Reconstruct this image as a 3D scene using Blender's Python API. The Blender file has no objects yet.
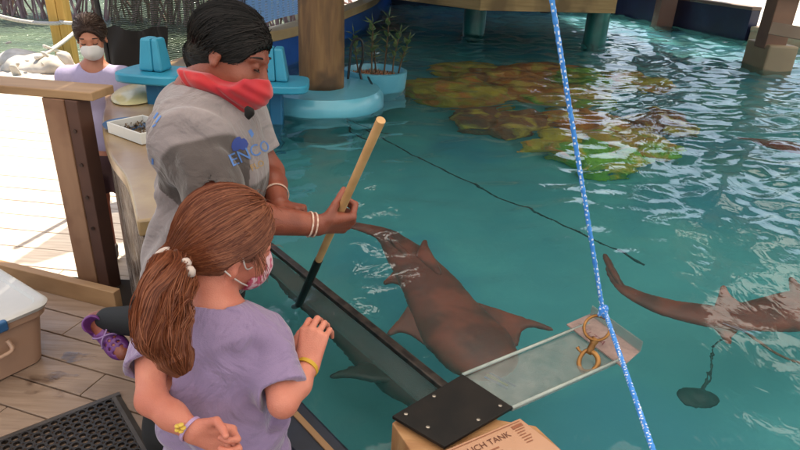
import bpy, bmesh, math, random
import numpy as np
from mathutils import Vector, Matrix
from mathutils.bvhtree import BVHTree
random.seed(7); RNG = np.random.default_rng(7)
R = math.radians
S = bpy.context.scene
COL = S.collection

# ------------------------------------------------------------------ camera, sky, sun, exposure
CAM_H = 1.70
F_PX, PITCH, ROLL = 610.0, R(25.0), R(2.9)
cam_d = bpy.data.cameras.new('camera'); cam = bpy.data.objects.new('camera', cam_d); COL.objects.link(cam)
cam_d.sensor_width = 36.0; cam_d.lens = F_PX / 800.0 * 36.0
cam_d.clip_start = 0.02; cam_d.clip_end = 2000
fw = Vector((0, math.cos(PITCH), -math.sin(PITCH)))
r0 = Vector((1, 0, 0)); u0 = r0.cross(fw)
rt = r0 * math.cos(ROLL) + u0 * math.sin(ROLL)
up = u0 * math.cos(ROLL) - r0 * math.sin(ROLL)
M = Matrix((rt, up, -fw)).transposed().to_4x4(); M.translation = (0, 0, CAM_H)
cam.matrix_world = M
S.camera = cam

SUN_EL, SUN_AZ = 62.0, 6.0        # azimuth measured from +y towards +x: where the sun stands
SKY_STRENGTH, SUN_STRENGTH, EXPOSURE = 0.15, 4.5, 1.1
w = bpy.data.worlds.new('World'); S.world = w; w.use_nodes = True
nt = w.node_tree; nt.nodes.clear()
sky = nt.nodes.new('ShaderNodeTexSky'); sky.sky_type = 'NISHITA'; sky.sun_disc = False
sky.sun_elevation = R(SUN_EL); sky.sun_rotation = R(SUN_AZ); sky.air_density = 1.0; sky.dust_density = 2.0
bg = nt.nodes.new('ShaderNodeBackground'); bg.inputs['Strength'].default_value = SKY_STRENGTH
wo = nt.nodes.new('ShaderNodeOutputWorld')
nt.links.new(sky.outputs[0], bg.inputs[0]); nt.links.new(bg.outputs[0], wo.inputs[0])
sd = bpy.data.lights.new('sun', 'SUN'); sun = bpy.data.objects.new('sun', sd); COL.objects.link(sun)
sd.energy = SUN_STRENGTH; sd.angle = R(0.5); sd.color = (1.0, 0.95, 0.86)
sdir = Vector((math.sin(R(SUN_AZ)) * math.cos(R(SUN_EL)), math.cos(R(SUN_AZ)) * math.cos(R(SUN_EL)), math.sin(R(SUN_EL))))
sun.rotation_euler = sdir.to_track_quat('Z', 'Y').to_euler(); sun.location = sdir * 30
vs = S.view_settings; vs.view_transform = 'Standard'; vs.look = 'None'; vs.exposure = EXPOSURE; vs.gamma = 1.0; vs.use_curve_mapping = False
vs.use_white_balance = True; vs.white_balance_temperature = 7300; vs.white_balance_tint = 10
S.cycles.use_denoising = True
S.cycles.max_bounces = 10; S.cycles.diffuse_bounces = 4; S.cycles.glossy_bounces = 4; S.cycles.transmission_bounces = 8; S.cycles.transparent_max_bounces = 12
S.cycles.sample_clamp_indirect = 6.0

WATER_Z = 0.60

def px(x, y, z=None, d=None, Y=None):
    """real-world point on the sight line of a photo pixel (800x450) at height z, at distance d, or at depth Y"""
    v = (fw * F_PX + rt * (x - 400) - up * (y - 225)).normalized()
    t = (z - CAM_H) / v.z if z is not None else (d if d is not None else Y / v.y)
    return Vector((0, 0, CAM_H)) + v * t

# ------------------------------------------------------------------ materials
def hexc(h):
    h = h.lstrip('#'); o = []
    for i in (0, 2, 4):
        v = int(h[i:i+2], 16) / 255.0
        o.append(v / 12.92 if v <= 0.04045 else ((v + 0.055) / 1.055) ** 2.4)
    return (*o, 1.0)
def col(c): return hexc(c) if isinstance(c, str) else (*c[:3], 1.0)
MATS = {}
def mat(name, c, rough=0.6, c2=None, scale=8.0, detail=4.0, bump=0.0, bscale=None, bdist=0.01, metal=0.0, stretch=(1, 1, 1), spec=0.5,
        sss=0.0, coat=0.0, contrast=(0.35, 0.65), c3=None, s3=2.0, sheen=0.0, transmission=0.0, rough2=None, distortion=0.0):
    if name in MATS: return MATS[name]
    m = bpy.data.materials.new(name); m.use_nodes = True; n = m.node_tree.nodes; L = m.node_tree.links
    b = n['Principled BSDF']
    b.inputs['Base Color'].default_value = col(c); b.inputs['Roughness'].default_value = rough; b.inputs['Metallic'].default_value = metal
    b.inputs['Specular IOR Level'].default_value = spec
    if sss: b.inputs['Subsurface Weight'].default_value = sss; b.inputs['Subsurface Radius'].default_value = (0.012, 0.004, 0.002); b.inputs['Subsurface Scale'].default_value = 1.0
    if coat: b.inputs['Coat Weight'].default_value = coat; b.inputs['Coat Roughness'].default_value = 0.15
    if sheen: b.inputs['Sheen Weight'].default_value = sheen
    if transmission: b.inputs['Transmission Weight'].default_value = transmission
    tc = n.new('ShaderNodeTexCoord'); mp = n.new('ShaderNodeMapping'); mp.inputs['Scale'].default_value = stretch
    L.new(tc.outputs['Object'], mp.inputs[0])
    if c2 is not None:
        t = n.new('ShaderNodeTexNoise'); t.inputs['Scale'].default_value = scale; t.inputs['Detail'].default_value = detail; t.inputs['Distortion'].default_value = distortion
        L.new(mp.outputs[0], t.inputs['Vector'])
        r = n.new('ShaderNodeValToRGB'); r.color_ramp.elements[0].position = contrast[0]; r.color_ramp.elements[1].position = contrast[1]
        r.color_ramp.elements[0].color = col(c); r.color_ramp.elements[1].color = col(c2)
        L.new(t.outputs['Fac'], r.inputs[0]); out = r.outputs[0]
        if c3 is not None:
            t3 = n.new('ShaderNodeTexNoise'); t3.inputs['Scale'].default_value = s3; t3.inputs['Detail'].default_value = 3
            L.new(tc.outputs['Object'], t3.inputs['Vector'])
            r3 = n.new('ShaderNodeValToRGB'); r3.color_ramp.elements[0].position = 0.5; r3.color_ramp.elements[1].position = 0.62
            L.new(t3.outputs['Fac'], r3.inputs[0])
            mx = n.new('ShaderNodeMix'); mx.data_type = 'RGBA'; mx.inputs['B'].default_value = col(c3)
            L.new(r3.outputs[0], mx.inputs['Factor']); L.new(out, mx.inputs['A']); out = mx.outputs['Result']
        L.new(out, b.inputs['Base Color'])
        if rough2 is not None:
            mr = n.new('ShaderNodeMapRange'); mr.inputs['From Min'].default_value = contrast[0]; mr.inputs['From Max'].default_value = contrast[1]
            mr.inputs['To Min'].default_value = rough; mr.inputs['To Max'].default_value = rough2
            L.new(t.outputs['Fac'], mr.inputs[0]); L.new(mr.outputs[0], b.inputs['Roughness'])
    if bump:
        t2 = n.new('ShaderNodeTexNoise'); t2.inputs['Scale'].default_value = bscale or scale; t2.inputs['Detail'].default_value = 5
        L.new(mp.outputs[0], t2.inputs['Vector'])
        bp = n.new('ShaderNodeBump'); bp.inputs['Strength'].default_value = bump; bp.inputs['Distance'].default_value = bdist
        L.new(t2.outputs['Fac'], bp.inputs['Height']); L.new(bp.outputs[0], b.inputs['Normal'])
    MATS[name] = m; return m

def setattr_face_var(m, lo, hi):
    pass

# ------------------------------------------------------------------ object helpers
def link(name, me, m=None, parent=None, loc=None):
    o = bpy.data.objects.new(name, me); COL.objects.link(o)
    if m is not None and me is not None:
        for k in (m if isinstance(m, (list, tuple)) else [m]): me.materials.append(k)
    if parent is not None: o.parent = parent
    if loc is not None: o.location = loc
    return o
def tag(o, label=None, cat=None, group=None, kind=None):
    if label: o['label'] = label
    if cat: o['category'] = cat
    if group: o['group'] = group
    if kind: o['kind'] = kind
    return o
def thing(name, label, cat, loc=(0, 0, 0), group=None):
    o = bpy.data.objects.new(name, None); COL.objects.link(o); o.location = loc; o.empty_display_size = 0.1
    bpy.context.view_layer.update()
    return tag(o, label, cat, group)

class MB:
    def __init__(s): s.v = []; s.f = []; s.mi = []
    def add(s, vs, fs, mi=0):
        b = len(s.v); s.v += [tuple(p) for p in vs]
        for f in fs: s.f.append(tuple(b + i for i in f)); s.mi.append(mi)
    def box(s, lo, hi, M=None, mi=0):
        x0, y0, z0 = lo; x1, y1, z1 = hi
        p = [Vector(q) for q in ((x0,y0,z0),(x1,y0,z0),(x1,y1,z0),(x0,y1,z0),(x0,y0,z1),(x1,y0,z1),(x1,y1,z1),(x0,y1,z1))]
        if M is not None: p = [M @ q for q in p]
        s.add(p, [(3,2,1,0),(4,5,6,7),(0,1,5,4),(1,2,6,5),(2,3,7,6),(3,0,4,7)], mi)
    def tube(s, pts, rad, n=8, cap=True, mi=None, squash=1.0):
        pts = [Vector(p) for p in pts]; N = len(pts)
        if not hasattr(rad, '__len__'): rad = [rad] * N
        b = len(s.v); t0 = (pts[1] - pts[0]).normalized()
        u = t0.orthogonal().normalized()
        for i, p in enumerate(pts):
            t = (pts[min(i+1, N-1)] - pts[max(i-1, 0)]).normalized()
            u = (u - t * u.dot(t)).normalized(); w_ = t.cross(u)
            for k in range(n):
                a = 2 * math.pi * k / n
                s.v.append(tuple(p + (u * math.cos(a) + w_ * math.sin(a) * squash) * rad[i]))
        for i in range(N - 1):
            for k in range(n):
                s.f.append((b+i*n+k, b+i*n+(k+1) % n, b+(i+1)*n+(k+1) % n, b+(i+1)*n+k)); s.mi.append(mi(i, k) if mi else 0)
        if cap:
            s.f.append(tuple(b+k for k in range(n))[::-1]); s.mi.append(0)
            s.f.append(tuple(b+(N-1)*n+k for k in range(n))); s.mi.append(0)
    def lathe(s, prof, n=40, c=(0, 0, 0), mi=0, cap=True):
        b = len(s.v)
        for r, z in prof:
            for k in range(n):
                a = 2*math.pi*k/n; s.v.append((c[0]+r*math.cos(a), c[1]+r*math.sin(a), c[2]+z))
        for i in range(len(prof)-1):
            for k in range(n): s.f.append((b+i*n+k, b+i*n+(k+1) % n, b+(i+1)*n+(k+1) % n, b+(i+1)*n+k)); s.mi.append(mi)
        if cap:
            s.f.append(tuple(b+k for k in range(n))[::-1]); s.mi.append(mi)
            q = b+(len(prof)-1)*n; s.f.append(tuple(q+k for k in range(n))); s.mi.append(mi)
    def prism(s, poly, z0, z1, mi=0):
        n = len(poly); b = len(s.v)
        s.v += [(p[0], p[1], z0) for p in poly] + [(p[0], p[1], z1) for p in poly]
        s.f.append(tuple(b+i for i in range(n))[::-1]); s.f.append(tuple(b+n+i for i in range(n))); s.mi += [mi, mi]
        for i in range(n): s.f.append((b+i, b+(i+1) % n, b+n+(i+1) % n, b+n+i)); s.mi.append(mi)
    def build(s, name, m, parent=None, smooth=False, bevel=0.0, auto=None, origin=None):
        me = bpy.data.meshes.new(name)
        off = Vector(origin) if origin is not None else (parent.matrix_world.translation.copy() if parent is not None else Vector((0, 0, 0)))
        me.from_pydata([tuple(Vector(p) - off) for p in s.v], [], s.f); me.update()
        bm = bmesh.new(); bm.from_mesh(me); bmesh.ops.recalc_face_normals(bm, faces=bm.faces); bm.to_mesh(me); bm.free()
        o = link(name, me, m, parent)
        if parent is None and origin is not None: o.location = off
        for p, i in zip(me.polygons, s.mi): p.material_index = i
        if smooth: me.shade_smooth()
        if auto is not None: me.shade_smooth(); me.set_sharp_from_angle(angle=R(auto))
        if bevel:
            bv = o.modifiers.new('bevel', 'BEVEL'); bv.width = bevel; bv.segments = 2; bv.limit_method = 'ANGLE'; bv.angle_limit = R(40)
        bpy.context.view_layer.update()
        return o

def catmull(P, n=10, closed=False):
    P = [Vector(p) for p in P]; out = []; N = len(P)
    for i in range(N if closed else N - 1):
        g = (lambda j: P[j % N]) if closed else (lambda j: P[max(0, min(N-1, j))])
        a, b, c, d = g(i-1), g(i), g(i+1), g(i+2)
        for k in range(n):
            t = k / n
            out.append(0.5*((2*b)+(c-a)*t+(2*a-5*b+4*c-d)*t*t+(3*b-a-3*c+d)*t**3))
    if not closed: out.append(P[-1])
    return out

# ------------------------------------------------------------------ implicit-surface modeller (bodies, clothes, animals, rocks)
class Sdf:
    def __init__(s, h): s.h = h; s.ops = []; s.lo = np.full(3, 1e9); s.hi = np.full(3, -1e9); s.post = []
    def _b(s, lo, hi, op):
        if op == 'u': s.lo = np.minimum(s.lo, lo); s.hi = np.maximum(s.hi, hi)
    def cone(s, a, b, ra, rb=None, k=0.02, op='u', sq=None):
        rb = ra if rb is None else rb; a = np.array(a, float); b = np.array(b, float); m = max(ra, rb)
        lo, hi = np.minimum(a, b) - m, np.maximum(a, b) + m; s._b(lo, hi, op)
        def f(P):
            ab = b - a; L = ab @ ab + 1e-12
            t = np.clip(((P - a) @ ab) / L, 0, 1)
            d = np.linalg.norm(P - a - t[..., None] * ab, axis=-1)
            return d - (ra + (rb - ra) * t)
        s.ops.append((op, lo, hi, f, k)); return s
    def chain(s, pts, rads, k=0.02, op='u'):
        for i in range(len(pts)-1): s.cone(pts[i], pts[i+1], rads[i], rads[i+1], k, op)
        return s
    def ell(s, c, r, rot=None, k=0.02, op='u'):
        c = np.array(c, float); r = np.array(r, float); m = r.max(); Rm = np.eye(3) if rot is None else np.array(rot, float)
        ext = np.sqrt(((Rm * r) ** 2).sum(1)); lo, hi = c - ext, c + ext; s._b(lo, hi, op)
        def f(P):
            q = (P - c) @ Rm
            k0 = np.linalg.norm(q / r, axis=-1); k1 = np.linalg.norm(q / (r * r), axis=-1) + 1e-9
            return k0 * (k0 - 1.0) / k1
        s.ops.append((op, lo, hi, f, k)); return s
    def plane(s, p, n, lo=None, hi=None):            # cut away the side the normal points to, inside a region
        p = np.array(p, float); n = np.array(n, float); n /= np.linalg.norm(n)
        s.ops.append(('i', lo, hi, lambda P: (P - p) @ n, 0)); return s
    def disp(s, fn, lo=None, hi=None): s.ops.append(('d', lo, hi, fn, 0)); return s
    def mesh(s):
        h = s.h; lo = s.lo - 4*h - 0.01; hi = s.hi + 4*h + 0.01
        n = np.ceil((hi - lo) / h).astype(int) + 1
        A = np.full(n, 0.06, np.float32)
        ax = [lo[i] + h*np.arange(n[i]) for i in range(3)]
        for op, l, u, f, k in s.ops:
            if l is None: l, u = lo, hi
            m = (k + 4*h) if op in 'us' else 0
            i0 = np.clip(np.floor((np.array(l) - m - lo)/h).astype(int), 0, n-1); i1 = np.clip(np.ceil((np.array(u) + m - lo)/h).astype(int)+1, 1, n)
            if (i1 <= i0).any(): continue
            sl = tuple(slice(a, b) for a, b in zip(i0, i1))
            P = np.stack(np.meshgrid(*[ax[i][sl[i]] for i in range(3)], indexing='ij'), -1)
            d = f(P); a = A[sl]
            if op == 'u':
                hh = np.maximum(k - np.abs(a - d), 0) / max(k, 1e-6); A[sl] = np.minimum(a, d) - hh*hh*k*0.25
            elif op == 's':
                d = -d; hh = np.maximum(k - np.abs(a - d), 0) / max(k, 1e-6); A[sl] = np.maximum(a, d) + hh*hh*k*0.25
            elif op == 'i': A[sl] = np.maximum(a, d)
            elif op == 'd': A[sl] = a + d
        ins = A < 0
        ins[0] = ins[-1] = False; ins[:, 0] = ins[:, -1] = False; ins[:, :, 0] = ins[:, :, -1] = False
        A = np.where(ins, np.minimum(A, -1e-6), np.maximum(A, 1e-6))
        cnt = np.zeros(n-1, np.int8)
        for dx in (0, 1):
            for dy in (0, 1):
                for dz in (0, 1): cnt += ins[dx:n[0]-1+dx, dy:n[1]-1+dy, dz:n[2]-1+dz]
        cells = np.argwhere((cnt > 0) & (cnt < 8))
        idx = np.full(n-1, -1, np.int64); idx[tuple(cells.T)] = np.arange(len(cells))
        acc = np.zeros((len(cells), 3)); c = np.zeros(len(cells))
        cor = [(x, y, z) for x in (0, 1) for y in (0, 1) for z in (0, 1)]
        for p in cor:
            for q in cor:
                if sum(q) == sum(p) + 1 and all(b >= a for a, b in zip(p, q)):
                    va = A[tuple((cells + p).T)]; vb = A[tuple((cells + q).T)]
                    sc = (va < 0) != (vb < 0); t = np.where(sc, va / np.where(sc, va - vb, 1), 0)
                    acc += np.where(sc[:, None], np.array(p) + t[:, None] * (np.array(q) - np.array(p)), 0); c += sc
        V = (cells + acc / c[:, None]) * h + lo
        faces = []
        for a in range(3):
            sh = [slice(1, -1)] * 3
            s0 = list(sh); s1 = list(sh); s0[a] = slice(0, n[a]-1); s1[a] = slice(1, n[a])
            e0 = ins[tuple(s0)]; e1 = ins[tuple(s1)]
            off = np.array([1, 1, 1]); off[a] = 0
            for E, flip in (((e0 & ~e1), False), ((~e0 & e1), True)):
                g = np.argwhere(E) + off
                b_, c_ = (a+1) % 3, (a+2) % 3
                db = np.zeros(3, int); db[b_] = 1; dc = np.zeros(3, int); dc[c_] = 1
                q = [idx[tuple(x.T)] for x in (g - db - dc, g - dc, g, g - db)]
                if flip: q = q[::-1]
                faces.append(np.stack(q, 1))
        Fc = np.concatenate(faces)
        # two light relaxations remove the voxel stair pattern
        return V, Fc
    def build(s, name, m, parent=None, relax=2, origin=None, fn=None):
        V, Fc = s.mesh()
        E = np.concatenate([Fc[:, [0, 1]], Fc[:, [1, 2]], Fc[:, [2, 3]], Fc[:, [3, 0]]])
        for _ in range(relax):
            a = np.zeros_like(V); c = np.zeros(len(V))
            for i, j in ((0, 1), (1, 0)):
                for d_ in range(3): a[:, d_] += np.bincount(E[:, i], V[E[:, j], d_], len(V))
                c += np.bincount(E[:, i], minlength=len(V))
            V = V * 0.5 + 0.5 * a / c[:, None]
        if fn is not None: V = fn(V)
        off = np.array(origin if origin is not None else (parent.matrix_world.translation if parent is not None else (0, 0, 0)))
        me = bpy.data.meshes.new(name)
        me.vertices.add(len(V)); me.vertices.foreach_set('co', (V - off).astype(np.float32).ravel())
        me.loops.add(Fc.size); me.loops.foreach_set('vertex_index', Fc.astype(np.int32).ravel())
        me.polygons.add(len(Fc)); me.polygons.foreach_set('loop_start', np.arange(0, Fc.size, 4, dtype=np.int32))
        me.polygons.foreach_set('loop_total', np.full(len(Fc), 4, np.int32))
        me.update(calc_edges=True); me.validate(); me.shade_smooth()
        o = link(name, me, m, parent)
        if parent is None and origin is not None: o.location = origin
        bpy.context.view_layer.update()
        return o

def wob(seed, scale, amp, n=6, stretch=(1, 1, 1)):
    """smooth pseudo-noise, a sum of random sines"""
    g = np.random.default_rng(seed); D = g.normal(size=(n, 3)); D /= np.linalg.norm(D, axis=1)[:, None]
    fr = scale * g.uniform(0.6, 1.6, n); ph = g.uniform(0, 6.28, n); st = np.array(stretch)
    def f(P):
        o = 0
        for i in range(n): o = o + np.sin((P * st) @ D[i] * fr[i] + ph[i] + 1.3*np.sin((P * st) @ D[(i+1) % n] * fr[i] * 0.6))
        return o * (amp / n * 1.6)
    return f

class Frame:
    """local frame: x right, y forward, z up"""
    def __init__(s, o, fwd, upv, sc=1.0):
        f = Vector(fwd).normalized(); u = Vector(upv); r = f.cross(u).normalized(); u = r.cross(f)
        s.o = Vector(o); s.R = np.array([list(r), list(f), list(u)]).T; s.s = sc
    def p(s, x, y, z): return np.array(s.o) + s.R @ np.array([x, y, z]) * s.s
    def d(s, x, y, z): return s.R @ np.array([x, y, z])

# ------------------------------------------------------------------ shared materials
SKINW = mat('skin_brown', '#8e4d3a', 0.42, '#7c4030', 18, bump=0.12, bscale=220, bdist=0.002, sss=0.15, spec=0.45)
SKING = mat('skin_fair', '#c67f6b', 0.5, '#b86e5c', 14, bump=0.08, bscale=240, bdist=0.002, sss=0.2, spec=0.35)
SKINL = mat('skin_tan', '#b0735a', 0.5, '#a3654e', 14, sss=0.1)
LIP = mat('lip', '#7a3830', 0.4)
DARK = mat('eye_dark', '#150d0a', 0.3)
EYEW = mat('eye_white', '#b8aca4', 0.25)

exec_parts = []
# ================================================================== THE SETTING
# ---- ground, lagoon, decks
g = MB(); g.add([(-900, -900, -1.2), (900, -900, -1.2), (900, 900, -1.2), (-900, 900, -1.2)], [(0, 1, 2, 3)])
tag(g.build('ground', mat('lagoon_bed_soil', '#6d6a58', 0.9, '#8b8570', 0.5)), 'sandy ground far around the tank', kind='structure')
yard = MB(); yard.prism([(4.2, 13.5), (5.6, 9.3), (7.2, 6.5), (9, -8), (60, -8), (60, 80), (-12, 80), (-6, 24), (-1.6, 14.5)], -1.15, 0.02)
tag(yard.build('yard_ground', mat('pale_concrete', '#cfc8ba', 0.85, '#bdb5a6', 1.2, bump=0.2, bscale=30)), 'pale sunlit ground beyond the tank', kind='structure')

lag = bpy.data.meshes.new('lagoon_water')
nx, ny = 90, 90
gx = np.linspace(-70, -1.9, nx); gy = np.linspace(8.6, 60, ny); X, Y = np.meshgrid(gx, gy, indexing='ij')
Pl = np.stack([X, Y, X*0], -1); Z = -0.62 + wob(5, 6.0, 0.02)(Pl)
V = np.stack([X, Y, Z], -1).reshape(-1, 3); I = np.arange(nx*ny).reshape(nx, ny)
Fq = np.stack([I[:-1, :-1], I[1:, :-1], I[1:, 1:], I[:-1, 1:]], -1).reshape(-1, 4)
lag.from_pydata(V.tolist(), [], Fq.tolist()); lag.shade_smooth()
tag(link('lagoon_water', lag, mat('lagoon_green', '#56685a', 0.12, '#6d8068', 0.6, bump=1.0, bscale=5.0, bdist=0.10, stretch=(1, 1.6, 1))), 'green rippled lagoon water beyond the sunlit deck', kind='structure')

WOODP = mat('weathered_plank', '#8d7563', 0.55, '#a08876', 3.0, stretch=(1.0, 14, 14), bump=0.5, bscale=6, bdist=0.004, c3='#7c6656', s3=1.7, rough2=0.35)
def planks(name, x0, x1, y0, y1, z, ang, origin, wdt, gap, m, label, seed, poly=None, kind='structure'):
    rnd = random.Random(seed); mb = MB(); ca, sa = math.cos(ang), math.sin(ang)
    y = y0
    while y < y1:
        x = x0 - rnd.uniform(0, 2.0)
        while x < x1:
            L_ = rnd.uniform(2.4, 3.6); a, b = max(x, x0), min(x+L_-0.004, x1)
            if b > a + 0.05:
                dz = rnd.uniform(-0.0015, 0.0015)
                T = Matrix.Translation(origin) @ Matrix.Rotation(ang, 4, 'Z')
                mb.box((a, y, z-0.04+dz), (b, y+wdt-gap, z+dz), T)
            x += L_
        y += wdt
    o = mb.build(name, m, bevel=0.003); return tag(o, label, kind=kind)
# inner deck: boards turned 17 degrees, running under the kerb
planks('inner_deck', -3.2, 2.6, -3.5, 2.40, 0.0, R(-17), (-1.43, 0, 0), 0.145, 0.007, WOODP, 'weathered brown plank deck inside the shelter', 3)
OUTW = mat('bleached_plank', '#b5a595', 0.7, '#cdbfb0', 3.0, stretch=(1.0, 12, 12), bump=0.4, bscale=6, bdist=0.004)
planks('outer_deck', -7.5, 1.2, -0.45, 5.6, -0.25, R(-5), (-2.2, 3.05, 0), 0.23, 0.009, OUTW, 'sun bleached plank deck outside the railing', 4)
sub = MB(); sub.box((-6.5, -3.5, -0.3), (1.2, 2.9, -0.07)); sub.box((-10, 2.9, -0.5), (-1.6, 9.0, -0.36))  # solid slab, its dark colour stands for shade under the boards
tag(sub.build('deck_gap_shade', mat('deck_shadow', '#2a211b', 0.9)), 'dark slab below the boards, coloured as the shade in their gaps', kind='structure')

# ---- the tank: walls in stretches, floor, water
def wall_strip(name, label, inner, outer, z0, z1, m_wall, m_rim, rim_t=0.05, over=0.02, parts=('wall', 'rim'), cat='tank wall'):
    inner = [Vector((*p, 0)) for p in inner]; outer = [Vector((*p, 0)) for p in outer]
    t = thing(name, label, cat, (inner[0].x, inner[0].y, 0))
    def ribbon(A, B, za, zb):
        mb = MB(); n = len(A); vs = []
        for a, b in zip(A, B): vs += [(a.x, a.y, za), (b.x, b.y, za), (b.x, b.y, zb), (a.x, a.y, zb)]
        fs = [(0, 1, 2, 3), (4*n-4, 4*n-1, 4*n-2, 4*n-3)]
        for i in range(n-1):
            for k in range(4): fs.append((4*i+k, 4*i+4+k, 4*i+4+(k+1) % 4, 4*i+(k+1) % 4))
        mb.add(vs, fs); return mb
    ribbon(inner, outer, z0, z1-rim_t).build(parts[0], m_wall, t, auto=50)
    A, B = [], []
    for a, b in zip(inner, outer):
        d = (b-a).normalized(); A.append(a - d*over); B.append(b + d*over)
    ribbon(A, B, z1-rim_t, z1).build(parts[1], m_rim, t, auto=50, bevel=0.008)
    return t
def offset(P, dist):
    out = []
    for i, p in enumerate(P):
        a = Vector(P[max(i-1, 0)]); b = Vector(P[min(i+1, len(P)-1)]); d = (b-a).normalized()
        out.append((p[0]-d.y*dist, p[1]+d.x*dist))
    return out
def smooth2(P, n=5): return [(v.x, v.y) for v in catmull([(*p, 0) for p in P], n)]
NEAR = smooth2([(0.75, 0.05), (0.40, 0.43), (0.027, 0.845), (-0.188, 1.089), (-0.395, 1.326), (-0.58, 1.534), (-0.74, 1.80)])
LEFT_I = smooth2([(-0.74, 1.80), (-0.88, 2.12), (-0.98, 2.42), (-1.08, 2.72), (-1.12, 3.1), (-1.2, 3.8), (-1.38, 5.14)])
LEFT_O = smooth2([(-0.83, 1.76), (-1.02, 2.12), (-1.20, 2.38), (-1.377, 2.70), (-1.55, 3.1), (-1.75, 3.75), (-1.56, 5.14)])
BLUE = smooth2([(-1.38, 5.14), (-1.045, 6.03), (-0.75, 7.6), (-0.53, 9.37), (-0.5, 11.5), (-0.4, 12.9)])
FAR = smooth2([(-0.4, 12.9), (2.0, 12.95), (3.75, 12.75), (4.05, 12.2), (4.95, 9.45)], 3)
RIGHT = [(4.98, 9.40), (5.4, 8.9), (7.2, 7.6), (8.0, 3.5), (7.0, -1.0)]

NAVY = mat('navy_gelcoat', '#16233f', 0.35, '#101a30', 5, bump=0.15, bscale=40)
t = wall_strip('near_tank_wall', 'dark navy near wall of the tank in front of the girl, a thin timber strip along its top', NEAR, offset(NEAR, 0.10), 0.0, 0.72, NAVY, mat('black_rim', '#10151f', 0.4, '#1a2436', 9), 0.04, 0.0)
mb = MB()
for i in range(len(NEAR)-1):
    a, b = offset(NEAR, 0.030)[i], offset(NEAR, 0.030)[i+1]; c, d = offset(NEAR, 0.044)[i+1], offset(NEAR, 0.044)[i]
    mb.add([(*a, 0.718), (*b, 0.718), (*c, 0.718), (*d, 0.718), (*a, 0.724), (*b, 0.724), (*c, 0.724), (*d, 0.724)], [(0,1,2,3),(4,5,6,7),(0,1,5,4),(1,2,6,5),(2,3,7,6),(3,0,4,7)])
mb.build('trim_strip', mat('tan_timber_strip', '#8d6a48', 0.6), t)

# rock-textured fibreglass: real relief on the wall face
ROCK = mat('silver_rock_fibreglass', '#453a33', 0.2, '#948880', 26, bump=1.0, bscale=34, bdist=0.06, stretch=(1, 1, 0.35), contrast=(0.4, 0.62), coat=0.4)
TANRIM = mat('tan_gelcoat_rim', '#86694a', 0.3, '#a38a62', 4, bump=0.15, bscale=12, coat=0.3, c3='#75593c')
wall_strip('fibreglass_tank_wall', 'tan rimmed fibreglass tank wall with wet silvery rock texture beside the railing post', LEFT_I, LEFT_O, 0.0, 0.85, ROCK, TANRIM, 0.06, 0.012)
s_ = Sdf(0.009); s_.ell((-1.47, 3.52, 0.85), (0.17, 0.42, 0.055)); s_.disp(wob(4, 14, 0.008)); s_.plane((0, 0, 0.852), (0, 0, -1))
ledge = s_.build('moulded_ledge', mat('cream_gelcoat', '#b9b083', 0.25, '#cfc79c', 5, coat=0.4), None, origin=(-1.45, 3.45, 0.85))
tag(ledge, 'pale cream moulded hump on the tank rim below the blue table', 'ledge')
BLUEW = mat('royal_blue_gelcoat', '#1c5bb0', 0.3, '#1a50a0', 3, coat=0.3)
wall_strip('blue_tank_wall', 'royal blue tank wall with tan timber rim behind the round piling', BLUE, offset(BLUE, 0.14), 0.0, 0.93, BLUEW, mat('sandy_rim', '#b39a72', 0.55, '#a58a62', 4), 0.09, 0.03)
wall_strip('far_tank_wall', 'dark navy far wall of the tank with thin brown top edge', FAR, offset(FAR, 0.16), 0.0, 1.06, mat('far_navy_paint', '#1d2445', 0.45, '#171c36', 2), mat('brown_rim', '#6d5a50', 0.6), 0.05, 0.01)
wall_strip('right_tank_wall', 'low tan wall of the tank running out at the right edge', RIGHT, offset(RIGHT, 0.2), 0.0, 0.80, mat('tan_block_paint', '#8e7c68', 0.6, '#9d8b76', 3), mat('tan_cap', '#8d7a68', 0.6, '#a08c78', 4), 0.06, 0.03)

POLY = NEAR[::-1]; POLY = [(7.0, -1.0)] + [(1.1, -0.6)] + NEAR[:-1] + LEFT_I[:-1] + BLUE[:-1] + FAR[:-1] + RIGHT[:-1]
fl = MB(); fl.add([(x, y, 0.03) for x, y in POLY], [tuple(range(len(POLY)))])
FLOORM = mat('teal_tank_floor', (.055,.32,.36), 0.6, (.09,.42,.43), 1.1, bump=0.3, bscale=6, bdist=0.02, c3=(.035,.27,.37), s3=0.7)
tag(fl.build('tank_floor', FLOORM), 'teal painted floor under the water', kind='structure')

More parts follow.
